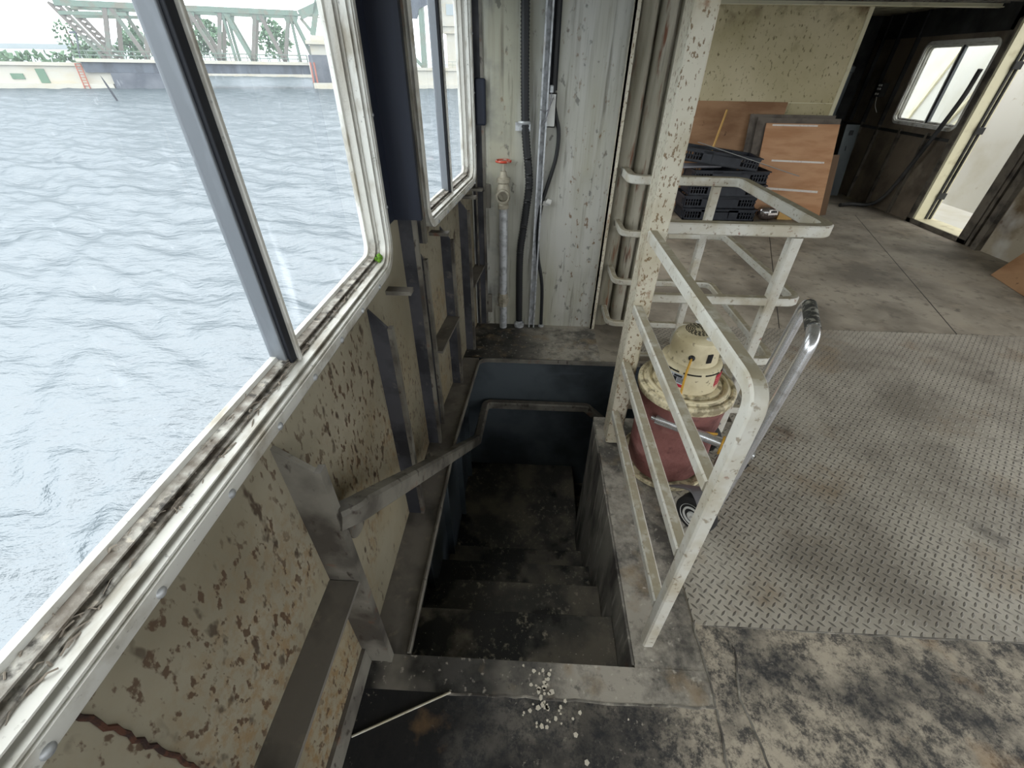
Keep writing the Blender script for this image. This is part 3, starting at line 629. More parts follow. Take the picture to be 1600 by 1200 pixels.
# door
d = bpy.data.objects.new('door_1', None); COL.objects.link(d); d.location = (XR, 5.54, 0); struct(d, 'bright open doorway with cream jambs in the dark side wall', 'door')
b = MB(); b.box((XR-.03, 5.92, 0), (XR-.002, 6.00, CH)); b.box((XR-.03, 5.05, 0), (XR-.002, 5.16, CH)); b.box((XR-.03, 5.05, 2.02), (XR-.002, 6.0, 2.12)); b.box((XR-.03, 5.05, 0), (XR-.002, 6.0, .05)); b.build('frame', 'stud', d, bevel=.004)
b = MB(); b.box((XR-.02, 5.885, .05), (XR+.20, 5.918, 2.02)); b.build('jamb', 'jamb', d)
b = MB(); b.box((XR+.10, 5.865, .06), (XR+.12, 5.884, 2.0)); b.box((XR+.15, 5.865, .06), (XR+.17, 5.884, 2.0)); b.build('slide_rail', 'darkmetal', d)
for z in (.3, 1.0, 1.6):
    b = MB(); b.box((XR+.09, 5.845, z), (XR+.18, 5.866, z+.07)); b.build('hinge', 'darkmetal', d, bevel=.004)
b = MB(); b.box((XR-.02, 5.16, .045), (XR+.25, 5.92, .055)); b.build('sill', 'jamb', d)
b = MB(); b.box((XR-.055, 4.86, 0), (XR-.001, 4.93, CH)); b.box((XR-.03, 4.99, 0), (XR-.001, 5.03, CH)); b.build('stop_post', 'stud', d)
WP = Wall((-.37, 0, 0), (0, 1, 0), (-1, 0, 0))
struct(WP.plate([(2.96, 0), (6.55, 0), (6.55, CH), (2.96, CH)], [[(3.1, .5), (4.7, .5), (4.7, 2.12), (3.1, 2.12)], [(4.8, .5), (6.4, .5), (6.4, 2.12), (4.8, 2.12)]], .012).build('wall_port', 'backwall'), 'unseen hull side wall behind the bulkhead with openings added to light the far room', 'wall')  # openings put in out of view to light crates and yellow wall
# unseen back wall behind the viewer, openings enlarged to brighten the room
WB = Wall((0, -3, 0), (1, 0, 0), (0, -1, 0))
struct(WB.plate([(-.475, 0), (5, 0), (5, CH), (-.475, CH)], [[(a, .45), (a+1.65, .45), (a+1.65, 2.12), (a, 2.12)] for a in (-.35, 1.42, 3.2)], .02).build('wall_near', 'backwall'), 'white wall behind the viewer with unseen openings enlarged for light', 'wall')
# side deck beyond the door
b = MB(); b.box((XR+.02, 2.5, -.06), (6.30, 10.5, -.01)); sd = struct(b.build('floor_side_deck', 'bulwark'), 'cream painted side deck outside the doorway', 'floor')
b = MB(); b.box((6.20, 2.5, -.01), (6.23, 10.5, 2.6)); struct(b.build('wall_bulwark', 'bulwark'), 'cream painted steel plating across the side deck', 'wall')
b = MB()
for a, c in ((7.0, 8.2), (8.0, 8.9)): b.bar((6.185, a, 2.3), (6.185, c, .2), .05, .03, up=(1, 0, 0))
b.bar((6.185, 8.2, .2), (6.185, 7.4, 1.2), .05, .03, up=(1, 0, 0)); o = b.build('brace', 'jamb', bpy.data.objects['wall_bulwark'])

# ================================================================== guard rails, post, handrail
post = MB(); post.rect([(.466, 1.645, .012), (.466, 1.645, CH)], .072, .11, up=(0, 1, 0), bev=.006)
post = post.build('support_post', 'post'); tag(post, 'tall rust-speckled cream steel post rising beside the stairwell to the deckhead', 'post')
b = MB(); b.box((.435, 1.60, 0), (.498, 1.70, .013)); b.build('base_shim', 'black', post)

g1 = thing('guard_rail', 'white three-gap guard rail along the stairwell edge in front of the red vacuum', 'guard rail', (.448, .66, 0))
b = MB(); b.rect(fillet([(.448, 1.592, 1.062), (.448, .655, 1.062), (.448, .655, 0.0)], .055, 8), .040, .036, up=(1, 0, 0), bev=.005); b.build('top_rail', 'rail', g1, 35)
for z in (.765, .49, .205):
    b = MB(); b.rect([(.448, 1.592, z), (.448, .678, z)], .036, .040, bev=.005); b.build('bar', 'rail', g1, 35)

g2 = thing('guard_rail', 'white railing of four bent bars round the stair turn, behind the vacuum', 'guard rail', (.85, 2.2, 0))
YN, YF, XE = 1.735, 2.62, 1.165
def loop(z, full):
    far = [(.56, 2.868, z), (.56, YF, z), (XE, YF, z), (XE, YN, z), (.530, YN, z)]
    return fillet(far if full else far[:3] + [(XE, YN+.03, z)], .06, 6)
b = MB(); b.rect(loop(1.055, True), .05, .045, bev=.005); b.build('top_rail', 'rail', g2, 35)
for z in (.755, .45, .15):
    b = MB(); b.rect(loop(z, True), .036, .036, bev=.005); b.build('bar', 'rail', g2, 35)
for (x, y) in ((1.045, YN), (1.035, YF)):
    b = MB(); b.rect([(x, y, .0), (x, y, 1.03)], .044, .044, up=(0, 1, 0), bev=.005); b.build('upright', 'rail', g2, 35)

hr = thing('handrail', 'dusty grey handrail sloping down the hull side and round the stairwell far wall', 'handrail', (-.36, 1.2, 0))
P = [(-.405, .548, .80), (-.365, .580, .745), (-.285, 1.93, -.36), (-.275, 2.31, -.36), (.43, 2.31, -.36), (.72, 2.31, -.62)]
P = [(-.402, .560, .745), (-.372, .592, .735), (-.285, 1.95, -.36), (-.265, 2.315, -.36), (.44, 2.315, -.36), (.72, 2.315, -.62)]
b = MB(); b.rect(fillet(P, .05, 6), .048, .058, bev=.008); b.build('rail', 'rib', hr, 35)
for c in ((-.402, .63, .66), (-.40, 1.22, .19)):
    b = MB(); b.prism([(c[0], c[1]+.055*math.cos(t)*1.0, c[2]+.055*math.sin(t)) for t in [k*math.pi/10 for k in range(20)]], .006); b.build('bracket_plate', 'rib', hr)
for q in (((-.37, 1.23, .18), (-.33, 1.23, .18)), ((.30, 2.352, -.37), (.30, 2.31, -.37))): MB().bar(*q, .02, .02).build('bracket', 'rib', hr)

# ================================================================== pipework on the bulkhead
pp = thing('standpipe', 'galvanised standpipe with a red handwheel valve on the pale bulkhead', 'pipe', (-.17, 2.78, 0))
b = MB(); b.lathe([(.027, 0), (.027, .86)], (-.172, 2.785, 0), (0, 0, 1), 18); b.build('pipe', 'galv', pp, 40)
b = MB(); b.lathe([(.027, .17), (.034, .175), (.034, .20), (.030, .205), (.040, .207), (.040, .235), (.033, .24), (.033, .265), (.027, .27)], (-.172, 2.785, 0), (0, 0, 1), 8); b.build('union', 'brass', pp)
b = MB(); b.lathe([(.022, .835), (.034, .84), (.034, .862), (.027, .87), (.042, .90), (.042, .955), (.030, .985), (.040, .99), (.040, 1.012), (.024, 1.02), (.018, 1.05), (.010, 1.055), (.007, 1.11)], (-.172, 2.785, 0), (0, 0, 1), 20)
b.lathe([(.030, 0), (.030, .03), (.040, .032), (.040, .052), (.030, .053), (.030, .012), (.0001, .010)], (-.172, 2.755, .925), (0, -1, 0), 24); b.build('valve_body', 'brass', pp, 35)
b = MB(); b.tube([(-.172+.042*math.cos(t), 2.785+.042*math.sin(t), 1.105) for t in [2*math.pi*k/28 for k in range(28)]], .007, 8, closed=True)
for k in range(5): b.bar((-.172, 2.785, 1.105), (-.172+.04*math.cos(k*1.257), 2.785+.04*math.sin(k*1.257), 1.105), .010, .008)
b.build('handwheel', 'red', pp, 40)

fc = thing('flexible_conduit', 'black corrugated conduit hanging beside the standpipe, left of the metal channel', 'conduit', (-.05, 2.79, 0))
b = MB(); b.ribbed(smoothpath([(-.066, 2.80, CH), (-.066, 2.80, 1.80), (-.050, 2.80, 1.30), (-.022, 2.80, 1.05), (-.018, 2.80, .95), (-.040, 2.80, .74), (-.062, 2.80, .52), (-.056, 2.80, .04)], 10), .0225, .0022, .008); b.build('hose', 'cable', fc, 60)
b = MB(); b.box((-.105, 2.79, 1.26), (-.02, 2.83, 1.30)); b.tube([(-.055+.028*math.cos(t), 2.80+.028*math.sin(t), 1.30) for t in [2*math.pi*k/20 for k in range(20)]], .009, 6, closed=True); b.build('clamp', 'galv', fc, 40)
b = MB(); b.lathe([(.024, .0), (.036, .004), (.036, .03), (.026, .035), (.026, .05)], (-.056, 2.80, 0), (0, 0, 1), 16); b.build('end_fitting', 'galv', fc, 40)

b = MB(); b.sweep([(.036, 2.80, .005), (.060, 2.80, CH)], [(-.021, -.028), (.021, -.028), (.021, .02), (.012, .02), (.012, .016), (.017, .016), (.017, -.022), (-.017, -.022), (-.017, .016), (-.012, .016), (-.012, .02), (-.021, .02)], up=(0, -1, 0))
tag(b.build('strut_channel', 'galv'), 'vertical grey metal strut channel between the black cables on the bulkhead', 'channel')

bc = thing('power_cable', 'smooth black cable with a white open junction box right of the metal channel', 'cable', (.1, 2.8, 0))
b = MB(); b.tube(smoothpath([(.098, 2.812, CH), (.098, 2.812, 1.50), (.104, 2.812, 1.40), (.118, 2.81, 1.34), (.142, 2.81, 1.25), (.135, 2.81, 1.12), (.092, 2.81, .96), (.066, 2.81, .86), (.052, 2.81, .71), (.060, 2.81, .53), (.098, 2.81, .32), (.108, 2.81, .01)], 8), .0115, 10, up=(0, 1, 0)); b.build('cord', 'cable', bc, 60)
b = MB(); b.box((.070, 2.822, 1.45), (.094, 2.83, CH)); b.box((.103, 2.822, 1.45), (.118, 2.83, CH)); b.build('backing_strip', 'gasket', bc)
b = MB(); b.box((.066, 2.79, 1.28), (.118, 2.795, 1.44)); b.box((.066, 2.79, 1.28), (.071, 2.83, 1.44)); b.box((.113, 2.79, 1.28), (.118, 2.83, 1.44)); b.box((.066, 2.79, 1.28), (.118, 2.83, 1.285)); b.box((.066, 2.79, 1.435), (.118, 2.83, 1.44)); b.build('junction_box', 'whitemetal', bc)
b = MB(); b.lathe([(.008, 0), (.012, .002), (.012, .03), (.008, .035)], (.086, 2.80, 1.44), (0, 0, 1), 12); b.build('gland', 'galv', bc)
b = MB(); b.tube(smoothpath([(.088, 2.785, 1.44), (.082, 2.77, 1.38), (.062, 2.76, 1.32), (.045, 2.76, 1.30)]), .003, 6, up=(0, 1, 0)); b.tube(smoothpath([(.10, 2.785, 1.42), (.07, 2.77, 1.36), (.03, 2.76, 1.365)]), .0025, 6, up=(0, 1, 0)); b.build('loose_wire', 'greyplastic', bc)
b = MB(); b.box((.055, 2.80, .86), (.105, 2.83, .885)); b.lathe([(.014, 0), (.018, .002), (.018, .03), (.014, .032)], (.092, 2.80, .885), (1, 0, -.3), 12); b.build('clip', 'whitemetal', bc)
b = MB(); b.lathe([(.012, 0), (.020, .002), (.020, .015), (.012, .02)], (.108, 2.81, 0), (0, 0, 1), 12); b.build('floor_gland', 'galv', bc)

# ================================================================== vacuum cleaner
VX, VY = .69, 1.49
vc = thing('shop_vacuum', 'old drum vacuum cleaner with faded maroon body and cream motor head behind the guard rail', 'vacuum cleaner', (VX, VY, 0))
wob = lambda t, z: .005*math.sin(3*t+9*z) + .0035*math.sin(5*t-17*z+1) + .002*math.sin(9*t+23*z)
b = MB(); b.lathe([(.150, .03), (.164, .032), (.170, .06), (.176, .12), (.176, .20), (.172, .30), (.176, .33), (.176, .345), (.174, .36), (.180, .43), (.183, .465)], (VX, VY, 0), seg=56, wob=wob); b.build('drum', 'maroon', vc, 50)
b = MB(); b.lathe([(.185, .455), (.196, .455), (.199, .462), (.199, .485), (.194, .492), (.184, .494), (.180, .489), (.174, .489), (.170, .497), (.150, .499), (.147, .492), (.140, .492), (.136, .502), (.118, .506)], (VX, VY, 0), seg=56); lid = b.build('lid', 'creamdirt', vc, 35)
b = MB(); b.tube([(VX+.160*math.cos(t), VY+.160*math.sin(t), .496+.0015*math.sin(13*t)) for t in [2*math.pi*k/80 for k in range(80)]], .008, 8, closed=True)
b.build('bead_trim', 'cream', lid, 60)
MX, MY = VX-.008, VY+.004
b = MB(); b.lathe([(.124, .500), (.126, .510), (.122, .590), (.120, .604), (.112, .612), (.098, .616)], (MX, MY, 0), seg=48); mh = b.build('motor_housing', 'cream', vc, 35)
b = MB()
for k in range(9):
    a0 = 2*math.pi*k/9; arc = [(MX+.1215*math.cos(a0+t), MY+.1215*math.sin(a0+t), .597) for t in [i*.56/6 for i in range(7)]]
    b.rect(arc, .004, .006, bev=.001)
b.build('vent_slot', 'slot', mh)
b = MB(); b.lathe([(.098, .612), (.096, .625), (.092, .690), (.086, .712), (.072, .722), (.050, .726), (.0001, .727)], (MX, MY, 0), seg=48); mc = b.build('motor_cap', 'cream', vc, 35)
b = MB()
for r in (.016, .024, .032, .040, .048):
    n = int(r*420)
    for k in range(n):
        a0 = 2*math.pi*k/n; a1 = a0+2*math.pi/n*.62
        b.rect([(MX+r*math.cos(a0), MY+.015+r*math.sin(a0), .7275), (MX+r*math.cos((a0+a1)/2), MY+.015+r*math.sin((a0+a1)/2), .7275), (MX+r*math.cos(a1), MY+.015+r*math.sin(a1), .7275)], .0032, .0024, bev=.0006)
b.build('grille', 'slot', mc)
b = MB(); b.rect(smoothpath([(MX+.022, MY+.075, .727), (MX+.022, MY+.06, .752), (MX+.022, MY+.012, .760), (MX+.022, MY-.036, .752), (MX+.022, MY-.052, .727)], 6), .014, .005, up=(1, 0, 0), bev=.001)
for yy in (.082, -.056): b.lathe([(.014, 0), (.014, .003), (.008, .006)], (MX+.022, MY+yy, .724), (0, 0, 1), 14)
b.build('carry_handle', 'whitemetal', mc, 40)
b = MB(); b.lathe([(.016, 0), (.016, .0015)], (MX+.048, MY-.045, .7215), (.05, -.05, 1), 20); b.build('sticker', 'pink', mc)
def onc(a, r, z): return (MX+r*math.sin(a), MY-r*math.cos(a), z)      # a = 0 faces the viewer
def patch(a0, a1, z0, z1, r, t=.0012, n=8):
    b = MB(); A = []
    for rr_ in (r, r+t):
        A.append([[b.b.verts.new(onc(a0+(a1-a0)*i/n, rr_, z)) for i in range(n+1)] for z in (z0, z1)])
    for i in range(n):
        for q in (A[0], A[1]): b.b.faces.new((q[0][i], q[0][i+1], q[1][i+1], q[1][i]))
        for z in (0, 1): b.b.faces.new((A[0][z][i], A[0][z][i+1], A[1][z][i+1], A[1][z][i]))
    for i in (0, n): b.b.faces.new((A[0][0][i], A[1][0][i], A[1][1][i], A[0][1][i]))
    return b
patch(.18, .40, .640, .678, .0945, .004).build('switch', 'black', mc)
b = MB(); b.lathe([(.013, 0), (.011, .006), (.006, .010)], onc(-.42, .093, .656), (math.sin(-.42), -math.cos(-.42), 0), 14); b.build('cord_boot', 'black', mc)
lb = patch(-1.15, -.42, .520, .590, .1235).build('label_plate', 'silverlabel', mh, label='silver rating label with a red band')
patch(-1.15, -.42, .532, .545, .1248).build('label_band', 'labelred', mh)
patch(-.78, -.52, .577, .585, .1248).build('label_block', 'labelblack', mh)
patch(-.80, -.68, .549, .575, .1248).build('label_block', 'labelblack', mh)
for z in (.553, .559, .565, .571): patch(-.66, -.47, z, z+.0022, .1248).build('label_line', 'labelblack', mh)
tb = bmesh.new()
for i, ch in enumerate('8005'):
    fcv = bpy.data.curves.new('glyph', 'FONT'); fcv.body = ch; fcv.size = .017; fcv.align_x = 'CENTER'; fcv.extrude = .0004
    o = bpy.data.objects.new('glyph', fcv); COL.objects.link(o); a = -1.06+.075*i
    bpy.context.view_layer.update(); me = o.to_mesh(); M_ = Matrix.Translation(onc(a, .1252, .571)) @ Matrix.Rotation(a, 4, 'Z') @ Matrix.Rotation(math.pi/2, 4, 'X')
    t2 = bmesh.new(); t2.from_mesh(me); bmesh.ops.transform(t2, matrix=M_, verts=t2.verts); m3 = bpy.data.meshes.new('glyph'); t2.to_mesh(m3); t2.free(); tb.from_mesh(m3)
    bpy.data.meshes.remove(m3); o.to_mesh_clear(); bpy.data.objects.remove(o)
b = MB(); b.b.free(); b.b = tb; b.build('lettering', 'labelblack', mh)
for z in (.557, .562): patch(-1.08, -.92, z, z+.002, .1248).build('label_line', 'labelblack', mh)
patch(.62, 1.05, .515, .592, .1235).build('warning_label', 'labelred', mh, label='red warning label')
for z in (.526, .538, .550, .562, .574): patch(.64, 1.03, z, z+.0015, .1248).build('label_line', 'pink', mh)
cord = [onc(-.42, .100, .656), onc(-.43, .125, .650), onc(-.44, .140, .60), onc(-.42, .150, .53), onc(-.40, .185, .50), onc(-.38, .208, .47), onc(-.30, .205, .42)]
cord += [(VX+.03, VY-.20, .385), (.77, 1.262, .40)]
b = MB(); b.tube(smoothpath(cord, 6), .0045, 8)
for k in range(5):
    c = Vector((.785+.012*k, 1.235-.007*k, .372)); dr = Vector((-.35, -.6, 0)).normalized()
    b.tube([c+dr*.034*math.cos(t)+Vector((0, 0, .036*math.sin(t)-.005)) for t in [2*math.pi*i/18 for i in range(18)]], .0045, 6, up=(.868, -.496, 0), closed=True)
b.build('power_cord', 'yellowcord', vc, 60)
hd = Vector((.868, -.496, 0)); hp = Vector((.56, 1.372, .372))
b = MB(); b.lathe([(.0001, 0), (.009, .0), (.010, .004), (.010, .018), (.020, .019), (.021, .03), (.021, .40), (.0001, .401)], hp-hd*.02, hd, 18); db = b.build('drum_handle', 'chrome', vc, 35)
b = MB(); q = hp+hd*.045; b.prism([q+Vector((-.016, .012, .0)), q+Vector((.018, .012, .0)), q+Vector((.020, .02, .05)), q+Vector((-.006, .012, .055))], .003); b.box(tuple(q+Vector((-.006, .0, -.01))), tuple(q+Vector((.006, .05, .02)))); b.build('bracket', 'galv', vc)
# cart: tray ring, axle, wheels, casters, push handle
b = MB(); b.lathe([(.0001, .004), (.176, .004), (.196, .010), (.202, .022), (.202, .040), (.195, .040), (.191, .028), (.165, .024), (.0001, .024)], (VX, VY, 0), seg=48); b.build('cart_tray', 'creamdirt', vc, 35)
ax = Vector((-.80, -.60, .0)).normalized()
for nm_, c in (('rear', Vector((.730, 1.122, .085))), ('far', Vector((.91, 1.60, .085)))):
    R_ = .083
    b = MB(); b.lathe([(.050, -.028), (.072, -.030), (R_, -.020), (R_, .020), (.072, .030), (.045, .028)], c, ax, 36); w_ = b.build('wheel', 'rubber', vc, 35)
    b = MB(); b.lathe([(.0001, -.032), (.030, -.031), (.040, -.024), (.056, -.029), (.056, .031), (.051, .024), (.044, .024), (.042, .033), (.036, .033), (.033, .022), (.023, .022), (.020, .036), (.010, .042), (.0001, .042)], c, ax, 28); b.build('hub', 'whitemetal', w_, 35)
    b = MB(); n_ = Vector((VX-c.x, VY-c.y, 0)).normalized(); b.rect(smoothpath([c-n_*.045+Vector((0, 0, .082)), c+n_*.0+Vector((0, 0, .096)), c+n_*.06+Vector((0, 0, .078)), c+n_*.19+Vector((0, 0, -.055))], 5), .07, .010); b.build('fender', 'greyplastic', vc, bevel=.005)
T1, T2 = Vector((.908, 1.205, .88)), Vector((1.033, 1.49, .88)); B1, B2 = Vector((.80, 1.135, .06)), Vector((.925, 1.42, .06))
b = MB(); b.tube(fillet([B1, T1, T2, B2], .06, 8), .0205, 14, up=(.9, -.4, 0)); b.build('push_handle', 'chrome', vc, 50)
b = MB(); u = (T2-T1).normalized(); b.tube([T1+u*.06, T2-u*.055], .023, 14); b.build('handle_grip', 'grip', vc, 50)
b = MB(); b.bar(B1+(T1-B1)*.30+Vector((.01, 0, 0)), B1+(T1-B1)*.36+Vector((.026, 0, -.01)), .008, .014); b.build('clip', 'black', vc)

# ================================================================== floor bits
b = MB(); b.tube([(-.456, .352, .004), (-.19, .474, .004)], .0035, 8); tag(b.build('steel_rod', 'rail'), 'thin pale metal rod lying on the black deck in front of the stairs', 'rod')
b = MB()
for k in range(60):
    x = random.gauss(.10, .035); y = random.uniform(.40, .56); a = random.uniform(0, 6.28); r = random.uniform(.003, .011)
    if k > 40: x = random.gauss(.17, .06); y = random.uniform(.15, .45)
    pts = [(x+r*random.uniform(.5, 1)*math.cos(a+t), y+r*random.uniform(.5, 1)*math.sin(a+t), .0015) for t in (0, 1.2, 2.5, 3.8, 5)]
    b.prism(pts, .0012)
tag(b.build('paint_flakes', 'flake'), 'white paint flakes scattered on the deck at the top of the stairs', 'paint flakes', kind='stuff')

# ================================================================== stacked crates and boards by the yellow wall
def crate(name, label, loc, rz=0, tilt=(0, 0), L=.90, D=.42, hh=.145):
    r = thing(name, label, 'crate', loc, 'black plastic crates in the stack')
    def bl(b, nm, mt='crate'): 
        o = b.build(nm, mt, None); o.parent = r; return o
    b = MB(); t = .012
    b.box((-L/2, -D/2, 0), (L/2, D/2, .012))
    for y in (-D/2, D/2-t):
        b.box((-L/2, y, 0), (L/2, y+t, .03)); b.box((-L/2+.22, y, .03), (-L/2+.34, y+t, hh)); b.box((L/2-.34, y, .03), (L/2-.22, y+t, hh)); b.box((-.12, y, .03), (.12, y+t, hh-.03))
        b.box((-L/2, y, hh-.04), (L/2, y+t, hh))
        for s_ in (-1, 1):
            for k in range(6): x = s_*(L/2-.015-.033*k); b.box((x-.005, y, .03), (x+.005, y+t, hh-.03))
            b.box((min(s_*L/2, s_*(L/2-.2)), y, .07), (max(s_*L/2, s_*(L/2-.2)), y+t, .078))
    for x in (-L/2, L/2-t):
        b.box((x, -D/2, 0), (x+t, D/2, .03)); b.box((x, -D/2, hh-.04), (x+t, D/2, hh)); b.box((x, -.12, .03), (x+t, .12, hh-.03))
        for k in range(12):
            y = -D/2+.03+k*(D-.06)/11; b.box((x, y-.005, .03), (x+t, y+.005, hh-.03))
    bl(b, 'body')
    b = MB(); b.rect([(-L/2, -D/2, hh-.006), (L/2, -D/2, hh-.006), (L/2, D/2, hh-.006), (-L/2, D/2, hh-.006)], .03, .012, bev=.002, closed=True); bl(b, 'rim')
    r.rotation_euler = (tilt[0], tilt[1], rz); return r
CL = ['flat black plastic crate at the bottom of the stack on the deck', 'black plastic crate second from the bottom of the stack', 'black plastic crate in the middle of the stack', 'black plastic crate just under the tilted top crate', 'tilted black plastic crate on top of the stack under the metal strip']
zz = 0
for k in range(5):
    crate('plastic_crate', CL[k], (2.40+(0, -.03, .01, .01, -.16)[k], 5.96+(0, .02, -.01, .01, -.02)[k], zz+(.05 if k == 4 else 0)), (0, .02, -.03, .03, -.06)[k], (0, .11 if k == 4 else 0))
    zz += .146
b = MB()
for k in range(5): b.tube([(1.70, 5.84+.045*k, .592), (2.30, 5.86+.045*k, .610)], .014, 10)
tag(b.build('grey_tubing', 'greyplastic', None, 50), 'grey plastic tubes lying inside the black crate stack', 'tubing', kind='stuff')
b = MB(); b.tube([(2.23, 6.12, .70), (2.40, 6.42, 1.155)], .013, 10, up=(0, 1, 0)); tag(b.build('broom_handle', 'wood'), 'pale wooden stick leaning out of the top black crate', 'stick')
b = MB(); b.hexa([(1.93, 5.80, .868), (1.95, 5.735, .868), (3.02, 5.40, .60), (3.00, 5.47, .60), (1.93, 5.80, .874), (1.95, 5.735, .874), (3.02, 5.40, .606), (3.00, 5.47, .606)]); tag(b.build('metal_strip', 'metalstrip'), 'long flat metal strip slanting across the top black crate', 'metal strip')
# boards
b = MB(); b.slab([(.95, 6.42, .005), (3.14, 6.42, .005), (3.14, 6.472, 1.245), (.95, 6.472, 1.245)], .012); tag(b.build('plywood_sheet', 'plyold'), 'wide stained plywood sheet leaning on the yellowed wall behind the crates', 'plywood')
def board(name, q, t, face, label, cat, group=None):
    b = MB(); b.slab(q, t); o = b.build(name, face); return tag(o, label, cat, group)
board('grey_board', [(2.78, 6.28, .01), (3.80, 6.28, .01), (3.74, 6.395, 1.12), (2.70, 6.395, 1.12)], .018, 'greyboard', 'grey weathered board rearmost in the leaning stack', 'board')
board('grey_board', [(2.84, 6.20, .01), (3.84, 6.20, .01), (3.79, 6.345, 1.09), (2.78, 6.345, 1.09)], .018, 'greyboard', 'grey weathered board in the middle of the leaning stack', 'board')
pf = board('plywood_board', [(2.92, 6.09, .01), (3.86, 6.09, .01), (3.775, 6.30, 1.035), (2.885, 6.30, 1.035)], .018, 'ply', 'clean plywood panel with white tape strips, front of the leaning stack', 'plywood')
pq = [Vector(p) for p in ((2.92, 6.09, .01), (3.86, 6.09, .01), (3.775, 6.30, 1.035), (2.885, 6.30, 1.035))]
def on_ply(u, v, off=.002):
    n = (pq[1]-pq[0]).cross(pq[3]-pq[0]).normalized(); return pq[0].lerp(pq[1], u).lerp(pq[3].lerp(pq[2], u), v) + n*off
for (u0, u1, v0, v1, dz) in ((.17, .90, .60, .62, -.012), (.14, .90, .29, .315, -.03), (.08, .70, .972, .99, 0)):
    b = MB(); b.slab([on_ply(u0, v0), on_ply(u1, v0+dz), on_ply(u1, v1+dz), on_ply(u0, v1)], .0015); b.build('tape_strip', 'tape', pf)
board('plywood_offcut', [(3.87, 6.12, .005), (3.98, 6.16, .005), (3.95, 6.34, .70), (3.86, 6.33, .70)], .012, 'plyedge', 'narrow dark offcut beside the plywood panel', 'board')
# small litter at the foot of the boards
bg = thing('plastic_bag', 'clear plastic bag of brown stuff with a white label at the foot of the crates', 'bag', (3.05, 5.86, 0))
b = MB(); b.blob((3.05, 5.86, .075), .1, 3, .07, (1.25, .7, .72)); b.build('contents', mat('brown_granules', '4a3a38', .8, 0, [dict(c='8a7a72', s=60, lo=.55, hi=.65)]), bg, 70)
b = MB(); b.blob((3.05, 5.86, .095), .112, 3, .05, (1.3, .75, .85)); b.build('film', 'bag', bg, 70)
b = MB(); b.slab([(3.02, 5.765, .08), (3.14, 5.775, .085), (3.145, 5.80, .145), (3.03, 5.79, .14)], .002); lb2 = b.build('label_plate', 'tape', bg)
b = MB()
for k in range(7): b.slab([(3.05+.011*k, 5.7695+.0009*k, .108), (3.057+.011*k, 5.770+.0009*k, .108), (3.057+.011*k, 5.782+.0009*k, .132), (3.05+.011*k, 5.781+.0009*k, .132)], .001)
b.build('label_print', 'labelblack', lb2)
b = MB(); b.box((3.21, 5.88, 0), (3.40, 6.0, .13)); tag(b.build('wood_block', 'wood', bevel=.004), 'small tan block beside the plastic bag on the deck', 'block')
b = MB(); b.slab([(3.40, 5.80, .02), (3.58, 5.76, .006), (3.56, 5.86, .006), (3.41, 5.88, .05)], .004); tag(b.build('paper_scrap', 'tape'), 'white scrap lying on the deck beside the tan block', 'scrap')
board('plywood_sheet', [(4.46, 4.13, .004), (4.22, 3.20, .004), (4.78, 3.25, .46), (4.90, 4.22, .46)], .012, 'plyold', 'brown plywood sheet lying against the side wall right of the doorway', 'plywood')

# recess odds and ends
cp = board('cabinet_cover', [(4.62, 7.35, 0), (4.80, 7.35, 0), (4.86, 7.62, .93), (4.66, 7.62, .93)], .02, 'panelgrey', 'grey metal cover panel leaning upright in the dark recess', 'panel')
b = MB(); b.slab([(4.72, 7.555, .80), (4.77, 7.555, .80), (4.775, 7.575, .86), (4.725, 7.575, .86)], .006); b.build('cutout', 'black', cp); b = MB(); b.slab([(4.72, 7.50, .60), (4.727, 7.50, .60), (4.727, 7.52, .66), (4.72, 7.52, .66)], .006); b.build('cutout', 'black', cp)
b = MB(); b.lathe([(.09, 0), (.09, 1.55), (.10, 1.56), (.10, 1.62), (.06, 1.64)], (4.36, 7.7, 0), (.02, 0, 1), 22); tag(b.build('duct_pipe', 'duct', None, 40), 'round grey duct standing in the dark recess', 'duct')
b = MB(); b.tube(smoothpath([(4.82, 5.97, 1.60), (4.84, 6.05, 1.25), (4.86, 6.35, .45), (4.86, 6.50, .16), (4.80, 6.62, .045), (4.62, 6.70, .03), (4.42, 6.62, .03)], 8), .024, 10); tag(b.build('drain_hose', 'darkmetal', None, 60), 'dark hose hanging across the far window and curling on the deck', 'hose')
sw_ = thing('switch_box', 'small pale electrical switch box on the dark recess wall', 'switch', (4.90, 7.55, 1.36))
b = MB(); b.box((4.86, 7.50, 1.28), (4.945, 7.60, 1.44)); b.build('case', 'darkmetal', sw_, bevel=.004)
for y in (7.515, 7.56):
    for z in (1.30, 1.36, 1.40): b = MB(); b.box((4.852, y, z), (4.861, y+.025, z+.025)); b.build('terminal', 'whitemetal', sw_)
b = MB(); b.tube(smoothpath([(4.86, 7.53, 1.28), (4.84, 7.45, 1.18), (4.87, 7.40, 1.10)]), .004, 6); b.build('wire', 'whitemetal', sw_)

